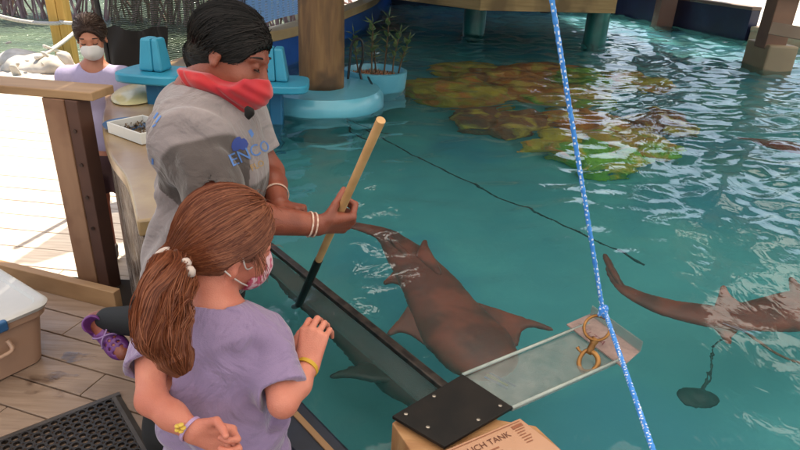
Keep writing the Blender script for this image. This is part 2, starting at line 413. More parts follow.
def in_poly(px_, py_, poly):
    c = np.zeros(px_.shape, bool); n = len(poly)
    for i in range(n):
        x1, y1 = poly[i]; x2, y2 = poly[(i+1) % n]
        cond = (y1 > py_) != (y2 > py_)
        with np.errstate(divide='ignore', invalid='ignore'):
            c ^= cond & (px_ < (x2-x1)*(py_-y1)/(y2-y1+1e-12)+x1)
    return c
OUT_POLY = [(p[0], p[1]) for p in POLY]
ex = [(7.1, -1.0), (1.0, -0.6)] + offset(NEAR, 0.05)[:-1] + offset(LEFT_I, 0.05)[:-1] + offset(BLUE, 0.06)[:-1] + offset(FAR, 0.07)[:-1] + offset(RIGHT, 0.08)
def wave_h(P):
    x, y = P[..., 0], P[..., 1]
    g_ = np.random.default_rng(21); h = 0
    far = np.clip((y + 0.55*x - 2.2) / 6.0, 0.0, 1.0)
    amp = 0.0080 + 0.0100 * far
    for i in range(30):
        lam = 10 ** g_.uniform(-1.15, -0.28); th = g_.normal(-1.05, 0.6); k = 2*math.pi/lam
        wob_ = 0.5*np.sin(1.7*x*math.cos(i)+1.9*y*math.sin(i*1.3)+i)
        h = h + np.sin(k*(x*math.cos(th)+y*math.sin(th)) + g_.uniform(0, 6.28) + 1.6*wob_) * lam ** 1.25
    rings = np.sin(2*math.pi/0.16*np.hypot(x-2.6, y-3.2) + 0.8*np.sin(3*x)) * np.exp(-np.hypot(x-2.6, y-3.2)/1.3) * 0.5
    return (h * 0.5 + rings*0.4) * amp
nx, ny = 520, 700
gx = np.linspace(-1.6, 8.2, nx)
gy = -1.1 + (np.linspace(0, 1, ny) ** 1.6) * 14.2
X, Y = np.meshgrid(gx, gy, indexing='ij')
Pl = np.stack([X, Y], -1); Z = WATER_Z + wave_h(Pl)
V = np.stack([X, Y, Z], -1).reshape(-1, 3); I = np.arange(nx*ny).reshape(nx, ny)
cx_, cy_ = (X[:-1, :-1] + X[1:, 1:])/2, (Y[:-1, :-1] + Y[1:, 1:])/2
keep = in_poly(cx_, cy_, ex)
Fq = np.stack([I[:-1, :-1], I[1:, :-1], I[1:, 1:], I[:-1, 1:]], -1)[keep]
used, inv = np.unique(Fq, return_inverse=True); V = V[used]; Fq = inv.reshape(-1, 4)
wm = bpy.data.meshes.new('tank_water')
wm.vertices.add(len(V)); wm.vertices.foreach_set('co', V.astype(np.float32).ravel())
wm.loops.add(Fq.size); wm.loops.foreach_set('vertex_index', Fq.astype(np.int32).ravel())
wm.polygons.add(len(Fq)); wm.polygons.foreach_set('loop_start', np.arange(0, Fq.size, 4, dtype=np.int32)); wm.polygons.foreach_set('loop_total', np.full(len(Fq), 4, np.int32))
wm.update(calc_edges=True); wm.shade_smooth()
W = bpy.data.materials.new('tank_water'); W.use_nodes = True; n = W.node_tree.nodes; L = W.node_tree.links; n.clear()
out = n.new('ShaderNodeOutputMaterial'); fr = n.new('ShaderNodeFresnel'); fr.inputs['IOR'].default_value = 1.33
gl = n.new('ShaderNodeBsdfGlossy'); gl.inputs['Roughness'].default_value = 0.02; gl.inputs['Color'].default_value = (1, 1, 1, 1)
rf = n.new('ShaderNodeBsdfRefraction'); rf.inputs['IOR'].default_value = 1.33; rf.inputs['Roughness'].default_value = 0.035; rf.inputs['Color'].default_value = (0.95, 0.98, 0.985, 1)
df = n.new('ShaderNodeBsdfDiffuse')
tc = n.new('ShaderNodeTexCoord'); nz = n.new('ShaderNodeTexNoise'); nz.inputs['Scale'].default_value = 0.9; nz.inputs['Detail'].default_value = 3
rp = n.new('ShaderNodeValToRGB'); rp.color_ramp.elements[0].color = col((.050,.27,.27)); rp.color_ramp.elements[1].color = col((.075,.36,.35)); rp.color_ramp.elements[0].position = 0.35; rp.color_ramp.elements[1].position = 0.65
L.new(tc.outputs['Object'], nz.inputs['Vector']); L.new(nz.outputs['Fac'], rp.inputs[0]); L.new(rp.outputs[0], df.inputs['Color'])
n2 = n.new('ShaderNodeTexNoise'); n2.inputs['Scale'].default_value = 16; n2.inputs['Detail'].default_value = 2; n2.inputs['Distortion'].default_value = 1.2
mp = n.new('ShaderNodeMapping'); mp.inputs['Scale'].default_value = (1.0, 0.6, 1); mp.inputs['Rotation'].default_value = (0, 0, 0.6)
bp = n.new('ShaderNodeBump'); bp.inputs['Strength'].default_value = 0.25; bp.inputs['Distance'].default_value = 0.006
L.new(tc.outputs['Object'], mp.inputs[0]); L.new(mp.outputs[0], n2.inputs['Vector']); L.new(n2.outputs['Fac'], bp.inputs['Height'])
for s_ in (fr, gl, rf): L.new(bp.outputs[0], s_.inputs['Normal'])
m1 = n.new('ShaderNodeMixShader'); m1.inputs[0].default_value = 0.09; L.new(rf.outputs[0], m1.inputs[1]); L.new(df.outputs[0], m1.inputs[2])
m2 = n.new('ShaderNodeMixShader'); L.new(fr.outputs[0], m2.inputs[0]); L.new(m1.outputs[0], m2.inputs[1]); L.new(gl.outputs[0], m2.inputs[2]); L.new(m2.outputs[0], out.inputs['Surface'])
tag(link('tank_water', wm, W), 'teal tank water with ripples and bright reflections', kind='structure')

# ---- the roof of the shelter (above the picture: it shades the tank and is mirrored in it)
ROOFM = mat('dark_thatch', '#3a2c20', 0.9, '#52402f', 12, bump=0.8, bscale=20, bdist=0.05)
t = thing('shelter_roof', 'thatch roof over the tank and inner deck, with translucent cloth added for light', 'roof', (1, 3, 3.2))
CLOTH = bpy.data.materials.new('fill_light_cloth'); CLOTH.use_nodes = True; n = CLOTH.node_tree.nodes; L = CLOTH.node_tree.links; n.clear()
o_ = n.new('ShaderNodeOutputMaterial'); a_ = n.new('ShaderNodeBsdfDiffuse'); a_.inputs['Color'].default_value = (.20, .17, .14, 1); b_ = n.new('ShaderNodeBsdfTranslucent'); b_.inputs['Color'].default_value = (.80, .77, .72, 1)
x_ = n.new('ShaderNodeMixShader'); x_.inputs[0].default_value = 0.75; L.new(a_.outputs[0], x_.inputs[1]); L.new(b_.outputs[0], x_.inputs[2]); L.new(x_.outputs[0], o_.inputs['Surface'])
mb = MB()
for poly in ([(-3.6, -3.2), (3.6, -3.2), (3.6, 3.2), (-3.6, 3.2)], [(3.61, -3.2), (8.5, -3.2), (8.5, 7.5), (3.61, 7.5)]):
    mb.add([(x, y, 3.155) for x, y in poly], [(0, 1, 2, 3)])
mb.build('fill_cloth', CLOTH, t)  # translucent sheets added overhead as soft light on people and near water
mb = MB()
for lo, hi in (((-1.5, 3.21), (3.6, 6.3)), ((-1.5, 6.3), (-.55, 7.3)), ((.0, 6.3), (3.6, 7.3)), ((-1.5, 7.3), (2.9, 14.9)), ((2.91, 7.3), (3.6, 11.5)), ((-3.6, 3.21), (-1.51, 4.35)), ((3.61, 7.51), (8.5, 9.7))): mb.box((*lo, 3.15), (*hi, 3.28))
mb.build('thatch', ROOFM, t)
mb = MB(); mb.add([(-.545, 6.305, 3.2), (-.005, 6.305, 3.2), (-.005, 7.295, 3.2), (-.545, 7.295, 3.2)], [(0, 1, 2, 3)])
SKYL = CLOTH.copy(); SKYL.name = 'milky_skylight'; SKYL.node_tree.nodes['Mix Shader'].inputs[0].default_value = .97; SKYL.node_tree.nodes['Translucent BSDF'].inputs['Color'].default_value = (.9, .9, .88, 1)
mb.build('skylight', SKYL, t)
mb = MB()
for y in (0.2, 1.8, 3.4, 5.0, 6.6, 8.2): mb.box((-1.5, y, 2.98), (6.4 if y < 7.5 else 3.6, y+0.09, 3.147))
for x in (-1.3, 1.2, 3.4): mb.box((x, -1.5, 2.78), (x+0.12, 9.5, 2.977))
mb.build('rafters', mat('rafter_timber', '#5a432d', 0.7), t)

# ================================================================== TIMBER, POSTS, DOCK
RAILW = mat('treated_timber', '#8a644c', 0.6, '#a07a5e', 3.0, stretch=(2, 2, 0.5), bump=0.4, bscale=10, bdist=0.003, c3='#6c4632', s3=2.5)
RAILH = mat('treated_timber_level', '#8f6d4b', 0.6, '#a98560', 3.0, stretch=(0.6, 3, 3), bump=0.4, bscale=10, bdist=0.003)
t = thing('timber_railing', 'brown timber railing with square post and kerb board at the left', 'railing', (-1.6, 2.8, 0))
pc = Vector((-1.60, 2.83, 0))
T = Matrix.Translation(pc) @ Matrix.Rotation(R(-14), 4, 'Z')
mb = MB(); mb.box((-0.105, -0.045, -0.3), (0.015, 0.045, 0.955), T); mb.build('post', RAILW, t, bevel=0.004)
mb = MB(); mb.box((0.018, -0.04, -0.3), (0.085, 0.05, 0.955), T); mb.build('post', mat('dark_brown_timber', '#4a2f26', 0.65, '#5b3b2e', 4, bump=0.4, bscale=12, bdist=0.003), t, bevel=0.004)  # second, darker box as the right half of the post
for z in (0.30, 0.47, 0.64, 0.81):
    q = T @ Vector((0.05, -0.041, z)); mb = MB(); mb.lathe([(0.009, 0), (0.009, 0.008)], 10); mb.v = [tuple(q + Vector((v[0], -v[2], v[1]))) for v in mb.v]
    mb.build('bolt', mat('dull_bolt', '#5a4a44', 0.4, metal=0.8), t)
T2 = Matrix.Translation((-1.42, 2.86, 0)) @ Matrix.Rotation(R(-7), 4, 'Z')
mb = MB(); mb.box((-2.6, -0.09, 0.958), (-0.02, 0.09, 0.998), T2); mb.build('top_rail', RAILH, t, bevel=0.005)
T3 = Matrix.Translation((-1.38, 2.50, 0)) @ Matrix.Rotation(R(-17), 4, 'Z')
mb = MB(); mb.box((-2.6, 0.0, 0.0), (0.02, 0.045, 0.10), T3); mb.build('kerb_board', RAILH, t, bevel=0.004)

# round piling standing in its blue footing
PIL = mat('piling_timber', '#5d4128', 0.65, '#7d5b38', 4.0, stretch=(5, 5, 0.6), bump=0.6, bscale=10, bdist=0.006, c3='#49331f', s3=3, distortion=0.6)
PC = Vector((-0.62, 4.42, 0))
def piling_rad(z, a): return 0.158 + 0.004*math.sin(3*a+z*2) + 0.003*math.sin(7*a-z*5)
mb = MB(); prof = [(0.158, z) for z in np.linspace(0.70, 3.16, 40)]; mb.lathe(prof, 48, (PC.x, PC.y, 0))
for i, v in enumerate(mb.v):
    a = math.atan2(v[1]-PC.y, v[0]-PC.x); r_ = piling_rad(v[2], a) + 0.0018*math.sin(23*a + 3*math.sin(v[2]*4)); mb.v[i] = (PC.x+r_*math.cos(a), PC.y+r_*math.sin(a), v[2])
tag(mb.build('timber_piling', PIL, smooth=True, origin=(PC.x, PC.y, 0.7)), 'thick round brown timber piling rising through the blue footing', 'piling')
PALEBLUE = mat('pale_blue_gelcoat', '#4f9fb4', 0.3, '#5aaabd', 3, bump=0.12, bscale=14, coat=0.3, c3='#4894aa')
t = thing('piling_footing', 'round pale blue footing around the timber piling', 'footing', (PC.x, PC.y, 0))
mb = MB(); mb.lathe([(0.38, 0.03), (0.395, 0.48), (0.40, 0.545)], 64, (PC.x, PC.y, 0)); mb.build('base', mat('teal_gelcoat', '#1c6f80', 0.35, '#23808e', 3), t, auto=40)
mb = MB(); mb.lathe([(0.40, 0.548), (0.445, 0.56), (0.458, 0.60), (0.452, 0.67), (0.42, 0.712), (0.20, 0.717)], 64, (PC.x, PC.y, 0)); mb.build('collar', PALEBLUE, t, auto=35)

# planter tray with mangrove seedlings behind the piling
TC = Vector((-0.26, 5.02, 0))
t = thing('seedling_tray', 'round pale blue planter tray of gravel behind the piling', 'planter', (TC.x, TC.y, 0.6))
mb = MB(); mb.lathe([(0.20, 0.35), (0.235, 0.52), (0.255, 0.70), (0.255, 0.74), (0.235, 0.745), (0.225, 0.72), (0.215, 0.66)], 48, (TC.x, TC.y, 0)); mb.build('tray', PALEBLUE, t, auto=35)
mb = MB()
g_ = random.Random(5)
for i in range(900):
    a = g_.uniform(0, 6.28); r_ = 0.218*math.sqrt(g_.random()); c = Vector((TC.x+r_*math.cos(a), TC.y+r_*math.sin(a), 0.69+g_.uniform(-.006, .012))); s = g_.uniform(0.006, 0.013)
    p = [c+Vector((g_.uniform(-1,1), g_.uniform(-1,1), g_.uniform(-.4,.4)))*s for _ in range(3)] + [c+Vector((0, 0, s)), c-Vector((0,0,s))]
    mb.add(p, [(0,1,3),(1,2,3),(2,0,3),(0,1,4),(1,2,4),(2,0,4)], g_.randrange(3))
mb.lathe([(0.222, 0.62), (0.222, 0.685)], 40, (TC.x, TC.y, 0))
tag(mb.build('gravel', [mat('orange_pebble', '#a06a48', 0.7), mat('brown_pebble', '#6d4c38', 0.7), mat('pale_pebble', '#b09a80', 0.7)], t), kind='stuff')
LEAFM = mat('seedling_leaf', '#3d5a38', 0.4, '#5a7048', 30, c3='#6d7a50', s3=12)
STEMM = mat('seedling_stem', '#4a3c28', 0.6)
def seedling(base, h, lean, seed, label):
    g_ = random.Random(seed); t = thing('mangrove_seedling', label, 'seedling', base, 'mangrove seedlings in the gravel tray')
    top = Vector(base) + Vector((lean[0], lean[1], h)); pts = catmull([base, Vector(base).lerp(top, .5)+Vector((g_.uniform(-.015,.015), 0, 0)), top], 6)
    mb = MB(); mb.tube(pts, [0.008-0.004*i/len(pts) for i in range(len(pts))], 6)
    lf = MB()
    def leaf(p, d, l):
        d = d.normalized(); s = d.cross(Vector((0, 0, 1))).normalized()*l*0.22; u = s.cross(d).normalized()*l*0.06
        q = [p, p+d*l*.35+s+u, p+d*l*.7+s*.8, p+d*l, p+d*l*.7-s*.8, p+d*l*.35-s+u, p+d*l*.5-u]
        lf.add(q, [(0,1,6),(1,2,6),(2,3,6),(3,4,6),(4,5,6),(5,0,6)])
    for k in range(7):
        f = 0.42 + 0.58*k/6; p = pts[min(len(pts)-1, int(f*(len(pts)-1)))]
        for s in (0, 1):
            a = k*1.57+s*math.pi+g_.uniform(-.4, .4); el_ = g_.uniform(0.2, 0.9)
            leaf(p, Vector((math.cos(a)*math.cos(el_), math.sin(a)*math.cos(el_), math.sin(el_))), g_.uniform(.065, .10))
    leaf(pts[-1], Vector((lean[0]*2, 0, 1)), .09)
    mb.build('stem', STEMM, t); lf.build('leaves', LEAFM, t)
for i, (dx, dy, h, lx, lab) in enumerate([(-.16, -.10, .34, -.05, 'leftmost leafy seedling in the gravel tray, nearest the piling'), (-.03, -.17, .43, .0, 'tall leafy seedling at the front middle of the gravel tray'),
      (.08, -.05, .47, .03, 'tallest seedling at the centre of the gravel tray'), (.17, -.08, .36, .05, 'seedling to the right of the tallest one in the gravel tray'),
      (.0, .10, .40, -.04, 'seedling at the back of the gravel tray'), (.22, .03, .30, .08, 'short seedling leaning out at the right edge of the gravel tray')]):
    seedling((TC.x+dx*.8, TC.y+dy*.8, 0.68), h, (lx, 0), 40+i, lab)
# black pipe hoop and cable beside the tray
mb = MB(); mb.tube(catmull([(-.47, 4.72, .55), (-.45, 4.74, .80), (-.43, 4.76, .98), (-.36, 4.76, 1.0), (-.35, 4.76, .86), (-.37, 4.76, .78), (-.35, 4.74, .66), (-.41, 4.70, .60)], 8), 0.010, 8)
tag(mb.build('bent_pipe', mat('black_pipe', '#0e1113', 0.4), smooth=True), 'bent black pipe hoop between the piling and the seedling tray', 'pipe')
mb = MB(); mb.tube(catmull([(-.30, 4.70, .74), (-.235, 4.50, .66), (-.225, 4.42, .45), (-.23, 4.35, .25)], 8), 0.009, 8)
tag(mb.build('drain_hose', mat('dark_green_hose', '#0d3238', 0.4), smooth=True), 'thin dark hose hanging down into the water beside the footing', 'hose')
mb = MB(); q = [px(345, 130, .5), px(352, 131, .5), px(372, 145, .45), px(392, 156, .4)]; mb.tube([*q], 0.008, 6)
mb.tube([px(346, 131, .5), px(350, 148, .42), px(362, 160, .38), px(372, 167, .36)], 0.008, 6)
tag(mb.build('submerged_frame', mat('black_underwater_pipe', '#0a1d20', 0.5), smooth=True), 'thin bent dark frame under the water in front of the footing', 'frame')
mb = MB(); mb.tube(catmull([px(366, 140, .5), px(440, 182, .48), px(520, 222, .46), px(600, 262, .44), px(640, 286, .42)], 8), 0.006, 6)
tag(mb.build('underwater_cable', mat('dark_cable', '#0c3034', 0.5), smooth=True), 'long thin dark cable crossing the pool under the water', 'cable')

# blue moulded tables standing in the tank, each with a box on top
CYAN = mat('cyan_plastic', '#1f86a4', 0.4, '#2893b0', 3, bump=0.1, bscale=12, c3='#1b7893')
def blue_table(c, top_z, w, dpt, label, boxlabel, bs, boff, rz):
    t = thing('moulded_table', label, 'table', (c[0], c[1], 0.03)); T = Matrix.Translation((c[0], c[1], 0)) @ Matrix.Rotation(rz, 4, 'Z')
    poly = []
    for k in range(28):
        a = 2*math.pi*k/28; ca, sa = math.cos(a), math.sin(a)
        poly.append((w/2*abs(ca)**.45*(1 if ca > 0 else -1), dpt/2*abs(sa)**.45*(1 if sa > 0 else -1)))
    mb = MB(); mb.prism([tuple((T @ Vector((x, y, 0)))[:2]) for x, y in poly], top_z-0.05, top_z); mb.build('table_top', CYAN, t, bevel=0.01, auto=40)
    mb = MB(); mb.box((-0.04, -0.06, 0.03), (0.04, 0.06, top_z-0.052), T); mb.build('leg', mat('deep_cyan_plastic', '#155f86', 0.45), t, bevel=0.01)
    b = bs; o = MB(); bx, by = boff
    for (x0, x1) in ((-b[0]/2, b[0]*0.12), (b[0]*0.13, b[0]/2)):
        vs = [T @ Vector((bx+x*(1 if z == 0 else .72), by+y*(1 if z == 0 else .72), top_z+0.002+z)) for z in (0, b[2]) for x, y in ((x0, -b[1]/2), (x1, -b[1]/2), (x1, b[1]/2), (x0, b[1]/2))]
        o.add(vs, [(3,2,1,0),(4,5,6,7),(0,1,5,4),(1,2,6,5),(2,3,7,6),(3,0,4,7)])
    q = o.build('moulded_box', CYAN, bevel=0.012, origin=(c[0], c[1], top_z)); tag(q, boxlabel, 'box', 'cyan moulded boxes on the tables')
p = px(156, 70, 1.02)
blue_table((p.x, p.y), 1.02, 0.36, 0.30, 'cyan moulded table behind the woman, left of her back', 'tapered cyan box on the table left of the woman\'s hair', (0.13, 0.12, 0.165), (0.0, 0.0), R(-8))
p = px(274, 82, 0.86)
blue_table((p.x, p.y+0.05), 0.86, 0.42, 0.36, 'cyan moulded table in the water in front of the woman\'s face', 'tapered cyan box on the table in front of the woman\'s face', (0.20, 0.16, 0.20), (-0.02, 0.02), R(6))
mb = MB(); p = px(290, 86, 0.66); mb.box((p.x-.22, p.y-.14, .30), (p.x+.16, p.y+.16, .66)); 
tag(mb.build('blue_step', mat('cyan_step', '#2a86a0', 0.4, '#3190aa', 3), bevel=0.02), 'low pale blue step between the table and the round footing', 'step')

# dock over the far end of the tank
DOCKW = mat('dock_fascia', '#8a7248', 0.6, '#a58a5e', 3.0, stretch=(0.7, 0.7, 9), bump=0.5, bscale=7, bdist=0.004, c3='#6e5837')
t = thing('timber_dock', 'timber dock with pale fascia boards on teal piles over the pool', 'dock', (1.4, 9.5, 0.6))
dz = 1.02
c0 = px(480, 10.5, dz); c1 = px(615, 13.5, dz); c2 = px(385, -2, dz)
def face_board(a, b, z0, z1, th=0.05):
    d = (b-a).normalized(); n_ = Vector((d.y, -d.x, 0)); 
    if n_.y > 0: n_ = -n_
    m = MB(); m.prism([tuple((q)[:2]) for q in (a, b, b-n_*th, a-n_*th)], z0, z1); return m
c2x = c0 + (c2-c0)*1.3
face_board(c0, c1, dz, dz+0.30).build('fascia', DOCKW, t, bevel=0.004)
face_board(c2x, c0, dz, dz+0.30).build('fascia', DOCKW, t, bevel=0.004)
bk = Vector((0.35, 1, 0)).normalized()*3.2
mb = MB(); mb.prism([tuple(q[:2]) for q in (c2x+Vector((.05,.1,0)), c0+Vector((0,.1,0)), c1+Vector((-.06,.1,0)), c1+bk, c2x+bk)], dz+0.24, dz+0.29); mb.build('decking', mat('dock_decking', '#5b4c38', 0.7), t)
TEAL = mat('teal_pile', '#0f5a55', 0.35, '#156a62', 6, coat=0.3)
for (x_, y_, r_) in ((474, 34, .15), (596, 44, .145)):
    p = px(x_, y_, WATER_Z); mb = MB(); mb.lathe([(r_, 0.03), (r_, dz+0.235)], 28, (p.x, p.y+.1, 0)); mb.build('pile', TEAL, t, auto=40)

# boarded building added to darken reflections at the far side of the pool
t = thing('reflection_backdrop', 'added dark boarded building behind the dock and the pool', 'backdrop', (1, 15, 0))
mb = MB(); mb.box((-1.2, 15.0, 0.02), (4.3, 15.2, 4.2)); mb.build('wall', mat('dark_boards', '#3a2c22', 0.8, '#4c3a2c', 3, stretch=(1, 1, 8), bump=.4, bscale=5), t)
# corner post with its name board, rails at the far right
p = px(774, 30, 1.0)
RP = p
t = thing('corner_post', 'brown timber post with a small name board at the far right corner of the pool', 'post', (p.x, p.y, 0))
mb = MB(); mb.box((p.x-.11, p.y-.11, 0.81), (p.x+.12, p.y+.12, 3.14)); mb.build('post', mat('far_post_timber', '#6e5246', 0.7, '#80604f', 3), t, bevel=0.01)
mb = MB(); mb.box((p.x-.26, p.y-.2, 1.36), (p.x+.33, p.y-.16, 1.60)); mb.build('name_board', mat('grey_board', '#6a6670', 0.6), t)
mb = MB(); mb.box((p.x-.10, p.y-.19, 0.3), (p.x+.22, p.y+.30, 0.86)); bb = mb.build('plinth', mat('tan_plinth', '#8c7a63', 0.6, '#9c8a70', 2), t, bevel=0.02)
SIGNPOST = (t, p.copy())
mb = MB(); a = px(764, 12, 1.10); 
RB = mat('rail_timber_far', '#8a7566', 0.7, '#9a8576', 3)
mb.tube([(p.x-.16, p.y-.24, 1.04), (p.x+1.6, p.y-2.0, .90)], 0.085, 4); tag(mb.build('slanting_beam', RB), 'pale timber beam running off to the right from the corner post', 'beam')
for i, x_ in enumerate((640, 672)):
    q = px(x_, 2, 1.06); q = Vector((q.x+1.0, q.y+1.6, 0)); mb = MB(); mb.box((q.x-.13, q.y-.13, 0), (q.x+.13, q.y+.13, 3.4))
    tag(mb.build('roof_post', mat('pinkish_post', '#6b4a40', 0.7), origin=(q.x, q.y, 0)), ['left', 'right'][i] + ' one of two brown posts beyond the far tank wall', 'post')

# ================================================================== LEFT BACKGROUND
LP = px(66, 52, -0.25)
mb = MB(); mb.box((LP.x-.13, LP.y-.11, -0.6), (LP.x+.02, LP.y+.11, 3.2)); mb.box((LP.x+.023, LP.y-.1, -0.6), (LP.x+.15, LP.y+.1, 3.2))
tag(mb.build('yellow_post', mat('yellow_timber', '#c08f3c', 0.6, '#d2a552', 3, stretch=(4, 4, .5)), origin=(LP.x, LP.y, -0.6), bevel=0.006), 'sunlit yellow timber post behind the masked girl at the lagoon edge', 'post')
ROPEW = mat('white_rope', '#d9d4ca', 0.8, '#bdb6aa', 60)
def sag(a, b, s, n=14):
    a, b = Vector(a), Vector(b); return [a.lerp(b, i/n) - Vector((0, 0, s*4*(i/n)*(1-i/n))) for i in range(n+1)]
P1 = LP + Vector((-.1, -.12, 0))
for lab, pts in (('upper sagging white rope tied to the yellow post', sag(px(-40, 2, Y=P1.y-1), px(62, 23, Y=P1.y), .10)),
                 ('short white rope between the two faces of the yellow post', sag(px(60, 22, Y=P1.y), px(78, 23, Y=P1.y-.1), .01)),
                 ('lower white rope slanting down to the white rock', sag(px(36, 58, Y=P1.y-1.5), px(76, 31, Y=P1.y-.1), .03))):
    mb = MB(); mb.tube(pts, 0.030, 8); tag(mb.build('mooring_rope', ROPEW, smooth=True), lab, 'rope', 'white ropes at the lagoon edge')
mb = MB(); mb.tube(sag(px(44, 46, Y=P1.y-1.2), px(66, 53, Y=P1.y-.6), .01), 0.025, 8); tag(mb.build('mooring_rope', ROPEW, smooth=True), 'stub of white rope crossing the slanting rope', 'rope', 'white ropes at the lagoon edge')
for i, (x_, y_, r_, lab) in enumerate(((26, 60, .30, 'bleached white rock at the edge of the sunny deck, by the rope'), (14, 82, .26, 'pale flat rock on the sunny deck under the railing'), (44, 86, .24, 'pale rock on the sunny deck nearest the masked girl'), (40, 66, .34, 'broad white rock right of the rope end'))):
    p = px(x_, y_, -0.2); s_ = Sdf(0.03); s_.ell((p.x, p.y, -.22), (r_*1.5, r_*1.1, r_*.5)); s_.disp(wob(60+i, 11, 0.06)); 
    tag(s_.build('rock', mat('bleached_rock', '#c9c2b6', 0.85, '#a79f92', 5, bump=0.8, bscale=12), None, origin=tuple(p)), lab, 'rock', 'bleached rocks on the outer deck')

# mangroves on the far bank of the lagoon
BARK = mat('mangrove_root', '#94706a', 0.8, '#b08c84', 5); MLEAF = mat('mangrove_leaf', '#4d6a3a', 0.5, '#6d8450', 2.0, c3='#39522c')
def mangrove(c, hgt, seed, label, nroot=46):
    g_ = random.Random(seed); t = thing('mangrove_tree', label, 'mangrove', c, 'mangroves along the lagoon bank'); c = Vector(c)
    tr = MB()
    for k in range(4):
        top = c+Vector((g_.uniform(-1.2, 1.2), g_.uniform(-.5, .8), hgt*g_.uniform(.6, .9)))
        tr.tube(catmull([c+Vector((g_.uniform(-.3,.3), 0, .9)), c.lerp(top, .5)+Vector((g_.uniform(-.3,.3), 0, .3)), top], 6), [0.09-0.004*i for i in range(13)], 7)
    tr.build('trunk', BARK, t)
    rt_ = MB()
    for k in range(nroot):
        x = g_.gauss(0, 1.3); s = c+Vector((x*.6, g_.uniform(-.4, .4), g_.uniform(.6, 2.2))); e = c+Vector((x+g_.uniform(-.5,.5), g_.uniform(-1.3, .1), -.3))
        m_ = s.lerp(e, .5)+Vector((g_.uniform(-.2,.2), -.2, g_.uniform(.1, .5)))
        rt_.tube(catmull([s, m_, e], 5), g_.uniform(.015, .04), 5)
    rt_.build('prop_roots', BARK, t)
    n_ = 2600; lf = MB()
    lobes = [(c+Vector((g_.uniform(-1.7,1.7), g_.uniform(-.8,.9), g_.uniform(1.4, hgt))), g_.uniform(.5, 1.1)) for _ in range(16)]
    for k in range(n_):
        o_, r_ = lobes[k % 16]; d = Vector((g_.gauss(0,1), g_.gauss(0,1), g_.gauss(0,.8))).normalized()*r_*g_.uniform(.5, 1)
        p = o_+d; a = Vector((g_.uniform(-1,1), g_.uniform(-1,1), g_.uniform(-.6,.6))).normalized()*.09; b = a.cross(Vector((g_.uniform(-1,1), g_.uniform(-1,1), 1))).normalized()*.04
        lf.add([p-a, p+b, p+a, p-b], [(0,1,2,3)])
    lf.build('crown', MLEAF, t)
for i, (x_, lab) in enumerate(((-16.5, 'mangrove with arching roots at the far left of the lagoon'), (-13.4, 'mangrove second from the left on the lagoon bank'), (-10.6, 'mangrove just left of the yellow post'), (-8.2, 'mangrove on the bank behind the masked girl'), (-5.9, 'mangrove behind the dark net curtain'), (-3.9, 'mangrove at the right end of the lagoon bank behind the net'))):
    mangrove((x_, 17.6 + (i % 2)*.6, -.62), 4.6, 90+i, lab)

# wood added out of view to darken water reflections: one mass of leaf clumps
mb = MB(); g_ = random.Random(31)
for k in range(9000):
    u = g_.random(); x = -30+95*u; y = 44 - 22*max(0, (x-25)/40)+g_.uniform(-3, 3); h = 6.5+2.5*math.sin(x*.35)+1.8*math.sin(x*.9+1)
    c = Vector((x, y, g_.uniform(0, 1)**.8*h)); a = Vector((g_.uniform(-1,1), g_.uniform(-.3,.3), g_.uniform(-1,1))).normalized()*g_.uniform(.4, .9); b = a.cross(Vector((g_.uniform(-.5,.5), 1, g_.uniform(-.5,.5)))).normalized()*g_.uniform(.3, .7)
    mb.add([c-a, c+b, c+a, c-b], [(0,1,2,3)])
tag(mb.build('backdrop_wood', mat('far_foliage', '#3c4a30', 0.8, '#55603c', .3)), 'dark wood added far beyond the sunny yard to darken water reflections', kind='stuff')

# net curtain and blue mesh screen
def net_mat(name, c, alpha_lo, sx, sy, dist, glossy=0.0, thr=0.5, diag=False):
    m = bpy.data.materials.new(name); m.use_nodes = True; n = m.node_tree.nodes; L = m.node_tree.links; b = n['Principled BSDF']
    b.inputs['Base Color'].default_value = col(c); b.inputs['Roughness'].default_value = 0.7
    uv = n.new('ShaderNodeTexCoord'); tot = None
    for ax, sc in [q for q in (('X', sx), ('Z', sy)) if q[1]]:
        wv = n.new('ShaderNodeTexWave'); wv.wave_type = 'BANDS'; wv.bands_direction = ax; wv.inputs['Scale'].default_value = sc; wv.inputs['Distortion'].default_value = dist; wv.inputs['Detail'].default_value = 1; wv.inputs['Detail Scale'].default_value = 0.6
        L.new(uv.outputs['Object'], wv.inputs['Vector'])
        gt = n.new('ShaderNodeMath'); gt.operation = 'GREATER_THAN'; gt.inputs[1].default_value = thr; L.new(wv.outputs['Fac'], gt.inputs[0])
        if tot is None: tot = gt
        else:
            mx = n.new('ShaderNodeMath'); mx.operation = 'MAXIMUM'; L.new(tot.outputs[0], mx.inputs[0]); L.new(gt.outputs[0], mx.inputs[1]); tot = mx
    mr = n.new('ShaderNodeMapRange'); mr.inputs['To Min'].default_value = alpha_lo; mr.inputs['To Max'].default_value = 1.0
    L.new(tot.outputs[0], mr.inputs[0]); L.new(mr.outputs[0], b.inputs['Alpha']); return m
def cloth(x0, y0, x1, y1, z0, z1, amp, nfold, nx=90, nz=50, zl=None):
    vs = []; fs = []
    for i in range(nx+1):
        u = i/nx
        for j in range(nz+1):
            v = j/nz; zb = z0 if zl is None else z0+(zl-z0)*u; z = zb+(z1-zb)*v
            o_ = amp*math.sin(u*nfold*6.28+2*math.sin(v*3+u*4))*(1-.3*v)
            vs.append((x0+(x1-x0)*u - (y1-y0)*0 + .3*o_, y0+(y1-y0)*u+o_, z+.02*math.sin(u*9)))
    for i in range(nx):
        for j in range(nz): a = i*(nz+1)+j; fs.append((a, a+nz+1, a+nz+2, a+1))
    mb = MB(); mb.add(vs, fs); return mb
t = thing('net_curtain', 'dark wavy shade net hanging behind the woman, beside the masked girl', 'net', (-2.2, 4.6, 0.7))
